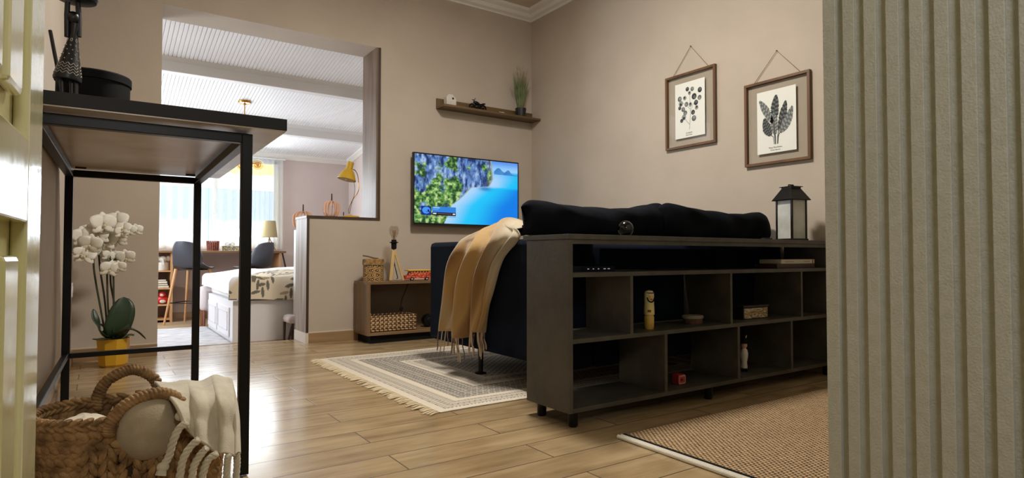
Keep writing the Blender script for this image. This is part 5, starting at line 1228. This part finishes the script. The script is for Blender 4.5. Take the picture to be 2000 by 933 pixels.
# ---- bed
bx0, bx1, by0, by1 = .935, 2.35, 5.52, 6.86
bed = thing('bed', 'white bed with a deep panelled base behind the half wall', 'bed', (bx0, by0, ZF))
M_bedw = mat('bed_white', (226, 224, 226), .4)
MB().box(bx0, bx1, by0, by1, ZF, .30).build('bed_base', M_bedw, bed, smooth=False, bevel=.004)
MB().box(bx0 + .02, bx1 - .02, by0 + .01, by1 - .02, .30, .47).build('mattress', M_whitecl if False else mat('mattress_white', (226, 224, 222), .8), bed, bevel=.03)
for ya_, yb3 in ((by0 + .12, by0 + .70), (by0 + .76, by0 + 1.28)):
    o = MB().box(bx0 - .012, bx0, ya_, yb3, ZF + .04, .24).build('drawer_front', M_bedw, bed, smooth=False, bevel=.003)
    MB().box(bx0 - .016, bx0 - .012, ya_ + .05, ya_ + .056, ZF + .09, .20).box(bx0 - .016, bx0 - .012, yb3 - .056, yb3 - .05, ZF + .09, .20).box(bx0 - .016, bx0 - .012, ya_ + .05, yb3 - .05, ZF + .09, ZF + .096).box(bx0 - .016, bx0 - .012, ya_ + .05, yb3 - .05, .194, .20).build('drawer_moulding', mat('bed_white_moulding', (206, 204, 208), .5), o, smooth=False)
# printed duvet
def duvet():
    nx, ny = 340, 300; P = []; C = []
    rr = random.Random(11); leaves = []
    for k in range(34):
        cx, cy = rr.uniform(-.15, 1.5), rr.uniform(-.02, .62); a0 = rr.uniform(0, 2 * PI)
        for j in range(7):
            d = .034 * j; side = 1 if j % 2 else -1; px, py = cx + d * math.cos(a0), cy + d * math.sin(a0) * 1.0; aa = a0 + side * .7
            leaves.append((px + .036 * math.cos(aa), py + .036 * math.sin(aa), aa, .040, .012, rr.choice((0, 0, 1))))
    c_b = np.array(lin((222, 208, 184))); c_w = np.array(lin((238, 238, 240))); dk = np.array(lin((112, 106, 92))); tn = np.array(lin((168, 150, 120)))
    Lf = np.array([(l[0], l[1], l[2], l[3], l[4], l[5]) for l in leaves])
    for i in range(nx):
        s = i / (nx - 1) * 1.72 - .16       # across: <0 hangs over the left side
        row = []; cr = []
        for j in range(ny):
            t = j / (ny - 1) * 1.72 - .20   # along the depth: <0 hangs over the foot end
            # rounded drop profile
            def drop(a, L):
                if a >= 0: return a, 0.0
                r = .05; q = -a
                if q < r * PI / 2: th = q / r; return -r * math.sin(th), -(r - r * math.cos(th))
                return -r, -(r + q - r * PI / 2)
            ex_, zx = drop(s - .0, 1); ey_, zy = drop(t, 1)
            x = bx0 + .01 + ex_ ; y = by0 - .0 + ey_; z = .505 + min(zx, zy) if (s < 0 or t < 0) else .505
            pf = .045 * math.sin(min(1, max(0, s) / .9) * PI / 2) + .012 * math.sin(7 * s + 2) * math.sin(6 * t + 1) + .006 * math.sin(17 * s + 9 * t)
            z += pf * smoothstep(-.05, .25, min(s, t)) + .006 * math.sin(14 * s + 3 * t)
            if t < -.03: y -= .012 * max(0, math.sin(13 * s + 1.2 + 3 * t)) * smoothstep(0, .15, -t) ; z -= .03 * math.sin(2.1 * s + .6) * smoothstep(0, .2, -t)
            if s < -.03: x -= .012 * max(0, math.sin(11 * t + .4)) * smoothstep(0, .12, -s)
            if x > bx1: x = bx1
            row.append((x, y, z))
            hem = .60 + .25 * smoothstep(0, .9, s)
            # printed zone runs along the foot end and widens to the right
            lim = -.12 + .62 * smoothstep(-.1, .4, s)
            w = smoothstep(lim - .03, lim + .03, t)
            col = c_b * (1 - w) + c_w * w
            if w < .5:
                dx, dy = s - Lf[:, 0], (t + .18) - Lf[:, 1]; ca, sa = np.cos(Lf[:, 2]), np.sin(Lf[:, 2]); q = ((dx * ca + dy * sa) / Lf[:, 3]) ** 2 + ((-dx * sa + dy * ca) / Lf[:, 4]) ** 2
                k = int(np.argmin(q))
                if q[k] < 1: col = dk if Lf[k, 5] < .5 else tn
            cr.append(tuple(col))
        P.append(row); C.append(cr)
    return MB().grid(P, C)
tag(duvet().build('duvet', vcol('printed_cotton', .9, bump=.15, bscale=50), origin=(bx0, by0, .45), ang=180, fixn=False), 'white duvet with a cream leaf-printed border lying on the bed', 'duvet')
# ---- upholstered stool with dark tapered legs, in front of the bed beside the half wall; ottoman beyond the bed
def stool_low(c, r, zt_, name, label, legc, w=.03):
    s_ = thing(name, label, 'stool', (c[0], c[1], ZF))
    MB().lathe([(0, -.075), (r * .92, -.075), (r, -.05), (r * .98, -.02), (r * .8, .0), (r * .4, .012), (0, .014)], (c[0], c[1], zt_), 36).build('seat', mat('light_upholstery', (206, 194, 192), .9), s_)
    for k in range(4):
        a = PI / 4 + k * PI / 2 + .15; p0 = Vector((c[0] + math.cos(a) * r * 1.02, c[1] + math.sin(a) * r * 1.02, ZF + .004)); p1 = Vector((c[0] + math.cos(a) * r * .55, c[1] + math.sin(a) * r * .55, zt_ - .073))
        MB().tube([p0, p1], [w * .5, w * .75], 10).build('leg', mat(legc[0], legc[1], .5), s_)
    return s_
cs = at(580, 612, 'y', 5.40)
stool_low((1.485, 5.33), .125, .165, 'footstool', 'low round footstool with slanted dark legs beside the half wall end', ('dark_walnut', (64, 40, 26))) if False else None
fs_ = thing('footstool', 'low pale padded stool with a slanted dark leg beside the half wall end', 'stool', (1.40, 5.27, ZF))
MB().box(1.305, 1.395, 5.20, 5.40, .115, .185).build('seat', mat('light_upholstery', (206, 194, 192), .9), fs_, bevel=.03)
a, b = at(561, 662, 'y', 5.24), at(571, 632, 'y', 5.24); a.z = ZF + .002
MB().obox((a + b) / 2, (.026, .02, (b - a).length), (b - a).to_track_quat('Z', 'Y').to_matrix()).build('leg', mat('dark_walnut', (64, 40, 26), .5), fs_, smooth=False, bevel=.002)
for (px, py) in ((1.385, 5.38), (1.32, 5.38), (1.385, 5.22)): MB().tube([(px, py, ZF + .002), (px, py, .12)], [.009, .013], 8).build('leg', MATS['dark_walnut'], fs_)
c = at(586, 655, 'y', 5.19)
c0 = at(572, 662, 'y', 5.17)
stool_low((.98, 7.30), .13, .33, 'upholstered_stool', 'pale round upholstered stool between the bed corner and the window counter', ('red_brown_leg', (132, 84, 62))) if False else None
os_ = thing('upholstered_stool', 'pale upholstered stool with reddish legs just past the far corner of the bed', 'stool', (.93, 7.0, ZF))
c_ = at(403, 580, 'y', 6.95)
MB().box(c_.x - .06, c_.x + .30, 6.89, 7.12, .11, .37).build('seat', MATS['light_upholstery'], os_, bevel=.05)
for px in (c_.x - .02, c_.x + .25):
    for py in (6.93, 7.08): MB().tube([(px, py, ZF + .002), (px, py, .12)], [.011, .017], 10).build('leg', mat('red_brown_leg', (132, 84, 62), .5), os_)
# ---- window counter with shelf unit
ct_y = 7.62; cz = at(330, 489, 'y', ct_y).z
cr_x = at(559, 494, 'y', ct_y).x
ctn = thing('window_counter', 'long oak counter under the bedroom window', 'counter', (.8, 7.8, cz))
MB().box(-.9, cr_x, ct_y, YE - .012, cz - .024, cz).build('counter_top', M_oakx, ctn, smooth=False, bevel=.002)
sx1 = at(338, 560, 'y', ct_y).x
xr = at(546, 510, 'y', ct_y).x
MB().box(xr, xr + .022, ct_y + .02, YE - .013, ZF, cz - .024).build('end_panel', M_beech, ctn, smooth=False)
MB().obox((xr + .075, 7.72, cz - .11), (.015, .02, .18), rot3(y=-.22)).build('slanted_brace', mat('dark_walnut', (64, 40, 26), .5), ctn, smooth=False)
xl_ = at(520, 510, 'y', 7.9).x
MB().box(xl_ - .10, xr, 7.80, YE - .013, .50, .515).build('lower_shelf', mat('dark_walnut', (64, 40, 26), .5), ctn, smooth=False)
su = thing('open_shelf_unit', 'narrow beech shelf unit under the left end of the window counter', 'shelf unit', (.4, 7.75, ZF))
MB().box(sx1 - .022, sx1, ct_y + .03, YE - .013, ZF, cz - .026).build('side_panel', M_beech, su, smooth=False)
MB().box(-.10, -.08, ct_y + .03, YE - .013, ZF, cz - .026).build('side_panel', M_beech, su, smooth=False)
shz = [at(325, v, 'y', ct_y + .03).z for v in (528, 562, 594, 622)]
for z in shz: MB().box(-.08, sx1 - .022, ct_y + .035, YE - .014, z - .016, z).build('shelf', wood('beech_x', (206, 160, 112), (184, 136, 90), 'x', bump=.03), su, smooth=False)
MB().box(-.08, sx1 - .022, YE - .022, YE - .014, ZF, cz - .026).build('back_panel', mat('mauve_back', (170, 148, 140), .7), su, smooth=False)
# on its shelves
yy = ct_y + .12
c = at(318, 527, 'y', yy); f_ = thing('eared_ornament', 'white ornament with round ears on the top board of the shelf unit', 'ornament', (c.x, yy, shz[0])); z_ = shz[0]
MB().lathe([(.05, 0), (.055, .01), (.052, .085), (.03, .098), (0, .10)], (c.x, yy, z_), 24).build('body', mwf, f_)
MB().ell((c.x, yy - .01, z_ + .125), (.04, .035, .035), None, 18, 12).build('head', mwf, f_)
for sx in (-1, 1): MB().ell((c.x + sx * .048, yy, z_ + .13), (.028, .012, .03), None, 14, 10).build('ear', mwf, f_)
MB().tube(crv([(c.x, yy - .04, z_ + .12), (c.x, yy - .055, z_ + .09), (c.x + .008, yy - .058, z_ + .065)], 8), .01, 8).build('trunk', mwf, f_)
zz = shz[1]; bcol = [((196, 188, 170), 'cream book at the bottom of the shelf unit stack'), ((52, 44, 40), 'black book second from the bottom of the shelf unit stack'), ((214, 206, 190), 'white book third from the bottom of the shelf unit stack'), ((60, 52, 44), 'dark book on top of the shelf unit stack')]
for k, (cc, lb) in enumerate(bcol):
    w = .30 - .02 * k; th = .024; b = thing('book', lb, 'book', (sx1 - .20, yy, zz), 'books lying in the bedroom shelf unit')
    MB().box(sx1 - .03 - w, sx1 - .035 - .008 * k, yy - .06, yy + .1, zz, zz + th - .001).build('cover', mat('bedroom_book_%s' % 'abcd'[k], cc, .6), b, smooth=False, bevel=.002)
    MB().box(sx1 - .026 - w, sx1 - .04 - .008 * k, yy - .0615, yy - .06, zz + .005, zz + th - .006).build('page_block', mat('book_pages', (220, 210, 186), .9), b, smooth=False)
    zz += th
c = at(317, 592, 'y', yy); z_ = shz[2]; rf2 = thing('red_ornament', 'red and white round ornament on the lowest board of the shelf unit', 'ornament', (c.x, yy, z_))
MB().ell((c.x, yy, z_ + .05), (.062, .05, .05), None, 20, 12).build('body', mat('bright_red', (196, 30, 30), .4), rf2)
MB().ell((c.x - .005, yy - .035, z_ + .105), (.034, .03, .032), None, 16, 10).build('head', MATS['bright_red'], rf2)
MB().ell((c.x - .01, yy - .062, z_ + .10), (.018, .008, .014), None, 12, 8).build('white_face', mwf, rf2); MB().ell((c.x + .0, yy - .045, z_ + .03), (.03, .012, .02), None, 12, 8).build('white_belly', mwf, rf2)
# bar stools
M_shell = mat('dark_grey_shell', (58, 60, 68), .5, bump=.05, bscale=80)
def bar_stool(label):
    s_ = thing('bar_stool', label, 'bar stool', (0, 0, 0), 'grey shell bar stools at the window counter')
    P = []   # shell: faces +y (towards the counter), back at -y
    for i in range(29):
        a = -1 + 2 * i / 28; row = []
        for j in range(25):
            t = j / 24
            if t < .5: q = t / .5; y = .19 - .33 * q; z = .63 - .012 * math.sin(q * PI) + .0 * q; w = .205 - .015 * (1 - q) ** 2
            else: q = (t - .5) / .5; y = -.14 - .075 * math.sin(q * PI / 2) - .02 * q; z = .63 + .29 * q ** 1.25; w = .21 * (1 - .30 * q ** 3)
            x = w * math.sin(a * PI / 2) ** 1 if False else w * a * (1 - (.25 * (abs(a) ** 6)))
            lift = .06 * abs(a) ** 2.4 * (1 if t < .5 else 1 - .9 * (t - .5) * 2) ; fwd = (.10 * abs(a) ** 2.2) * smoothstep(.35, .75, t)
            rnd = -.06 * abs(a) ** 3 * smoothstep(.85, 1, t); edge_f = -.03 * abs(a) ** 2 * (1 - smoothstep(0, .15, t))
            row.append((x, y + fwd + edge_f, z + lift * smoothstep(.1, .5, t) + rnd))
        P.append(row)
    MB().grid(P).build('shell_seat', M_shell, s_, ang=180, thick=.014, subsurf=1)
    for sx in (-1, 1):
        for sy_ in (-1, 1): MB().tube([(sx * .205, sy_ * .19 - .01, .002), (sx * .125, sy_ * .115 - .01, .615)], [.011, .017], 12).build('leg', M_beech, s_)
    fr_ = MB(); z = .24; e = .165
    q = [(-e, -e + .0, z), (e, -e, z), (e, e - .02, z), (-e, e - .02, z)]; fr_.tube(q, .0055, 8, closed=True).build('footrest_ring', M_black, s_)
    MB().box(-.11, .11, -.11, .10, .600, .612).build('seat_mount', M_black, s_, smooth=False)
    return s_
st1 = bar_stool('grey shell bar stool seen through the bar table frame, left of the bed')
foot = at(343, 631, 'z', ZF); ra_ = math.radians(-38)
ctr = at(377, 505, 'y', 7.42)
H_ = at(377, 471, 'y', ctr.y).z - ZF
sc0 = H_ / .925
st1.location = (ctr.x, ctr.y - .05, ZF); st1.rotation_euler = (0, 0, ra_); st1.scale = (sc0,) * 3
c2_ = at(494, 505, 'y', 7.42)
st2 = dup(st1, (c2_.x, c2_.y - .05, ZF), math.radians(38), 'grey shell bar stool behind the front leg of the bar table, facing the window'); st2.scale = (sc0,) * 3
# on the counter
yc2 = 7.80; zc2 = cz
c0, c1 = at(404, 488, 'y', yc2), at(427, 488, 'y', yc2)
wk = thing('wicker_planter', 'reddish brown slatted planter basket on the window counter', 'basket', ((c0.x + c1.x) / 2, yc2, zc2))
cx = (c0.x + c1.x) / 2; rw = (c1.x - c0.x) / 2
MB().lathe([(rw * .9, 0), (rw, .10), (rw * .9, .10), (rw * .8, .01), (0, .01)], (cx, yc2, zc2), 24).build('basket_body', mat('red_wicker', (140, 78, 62), .7, c2=(110, 56, 44), scale=30), wk)
for k in range(18): a = 2 * PI * k / 18; MB().tube([(cx + rw * .92 * math.cos(a), yc2 + rw * .92 * math.sin(a), zc2), (cx + rw * 1.04 * math.cos(a), yc2 + rw * 1.04 * math.sin(a), zc2 + .115)], .006, 6).build('upright', MATS['red_wicker'], wk)
c0, c1 = at(434, 489, 'y', yc2), at(467, 489, 'y', yc2)
gb_ = thing('patterned_box', 'low patterned box with a bow on the window counter', 'box', ((c0.x + c1.x) / 2, yc2, zc2))
MB().box(c0.x, c1.x, yc2, yc2 + .12, zc2, zc2 + .062).build('box_body', mat('pale_card', (190, 186, 176), .7), gb_, smooth=False, bevel=.004)
paint_box(gb_, 'printed_front', c0.x + .004, c1.x - .004, yc2 - .0008, zc2 + .003, zc2 + .058, [(196, 190, 170), (120, 120, 110), (206, 196, 140), (90, 86, 80), (214, 210, 204)], 8, 'box_print', .7)
for sx in (-1, 1): MB().tube([((c0.x + c1.x) / 2 + sx * (.028 + .022 * math.cos(a)), yc2 + .06, zc2 + .082 + .014 * math.sin(a)) for a in np.linspace(0, 2 * PI, 17)[:-1]], .005, 6, closed=True).build('ribbon_loop', mat('grey_ribbon', (160, 158, 156), .6), gb_)
MB().box((c0.x + c1.x) / 2 - .012, (c0.x + c1.x) / 2 + .012, yc2 + .05, yc2 + .07, zc2 + .062, zc2 + .09).build('ribbon_knot', MATS['grey_ribbon'], gb_, bevel=.004)
c = at(526, 493, 'y', yc2); x_ = c.x; zs0, zs1 = at(526, 463, 'y', yc2).z, at(526, 431, 'y', yc2).z
tl2 = thing('table_lamp', 'beige shaded table lamp on crossed metal legs at the right end of the counter', 'lamp', (x_, yc2, zc2))
r0, r1 = at(542, 463, 'y', yc2).x - x_, at(538, 431, 'y', yc2).x - x_
MB().lathe([(r0, zs0 - zc2), (r1, zs1 - zc2)], (x_, yc2, zc2), 40).build('lamp_shade', mat('beige_linen_shade', (176, 160, 118), .9), tl2, fixn=False)
for dx, dy in ((-.06, -.03), (.07, -.03), (.02, .07)): MB().tube([(x_ + dx, yc2 + dy, zc2 + .003), (x_ - dx * .12, yc2 - dy * .12, zs0 + .01)], .0045, 8).build('leg', M_brass, tl2)
MB().cyl((x_, yc2, zs0 - .005), (x_, yc2, zs0 + .05), .013, seg=14).build('bulb_holder', M_brass, tl2)
# ---- pendant lamp with amber glass globes hanging from the sloping ceiling
pp = solve_ceiling(478, 199); 
pd = thing('pendant_lamp', 'brass pendant lamp with amber glass globes hanging from the bedroom ceiling', 'lamp', (pp.x, pp.y, pp.z))
MB().lathe([(0, -.03), (.012, -.03), (.018, -.02), (.055, -.014), (.062, -.004), (.062, .008), (0, .01)], (pp.x, pp.y, pp.z), 32).build('ceiling_rose', M_brass, pd)
zg = at(480, 320, 'y', pp.y).z
MB().cyl((pp.x, pp.y, zg + .02), (pp.x, pp.y, pp.z - .028), .005, seg=10).build('stem', M_brass, pd)
M_amb = glass('amber_glass', (1, .86, .62))
gx = at(503, 318, 'y', pp.y).x - pp.x
hub = MB().ell((pp.x, pp.y, zg + .01), (.02, .02, .02), None, 16, 10).build('hub', M_brass, pd)
for k in range(4):
    a = k * PI / 2; g = Vector((pp.x + gx * math.cos(a), pp.y + gx * math.sin(a), zg))
    o = MB().tube([(pp.x, pp.y, zg + .01), tuple(g + Vector((0, 0, .012)))], .004, 8).build('arm', M_brass, pd)
    MB().ell(g, (.058, .058, .052), None, 28, 18).build('glass_globe', M_amb, o); MB().ell(g, (.016, .016, .02), None, 12, 8).build('bulb', mat('lamp_bulb_amber', (230, 170, 90), .3), o)
    MB().tube([(g.x + .030 * math.cos(b), g.y, g.z + .026 * math.sin(b)) for b in np.linspace(0, 2 * PI, 18)[:-1]], .003, 6, closed=True).build('inner_ring', M_brass, o)
# ---- pale bedroom rug
rr0 = at(313, 600, 'x', .45)
rgm = MB(); X0, X1, Y0, Y1 = -.45, .92, 5.42, 6.88
Pg = [[(X0 + (X1 - X0) * i / 60, Y0 + (Y1 - Y0) * j / 60, ZF + .008 + .001 * math.sin(i * 1.3) * math.sin(j * 1.1)) for j in range(61)] for i in range(61)]
t_r = tag(rgm.grid(Pg).build('bedroom_rug', mat('pale_distressed_rug', (206, 204, 204), .95, c2=(168, 164, 166), scale=9, stretch=(1, 3, 1), bump=.2, bscale=200), origin=(.2, 6.2, ZF), thick=.012, fixn=False), 'pale grey distressed rug on the bedroom floor beside the bed', 'rug')
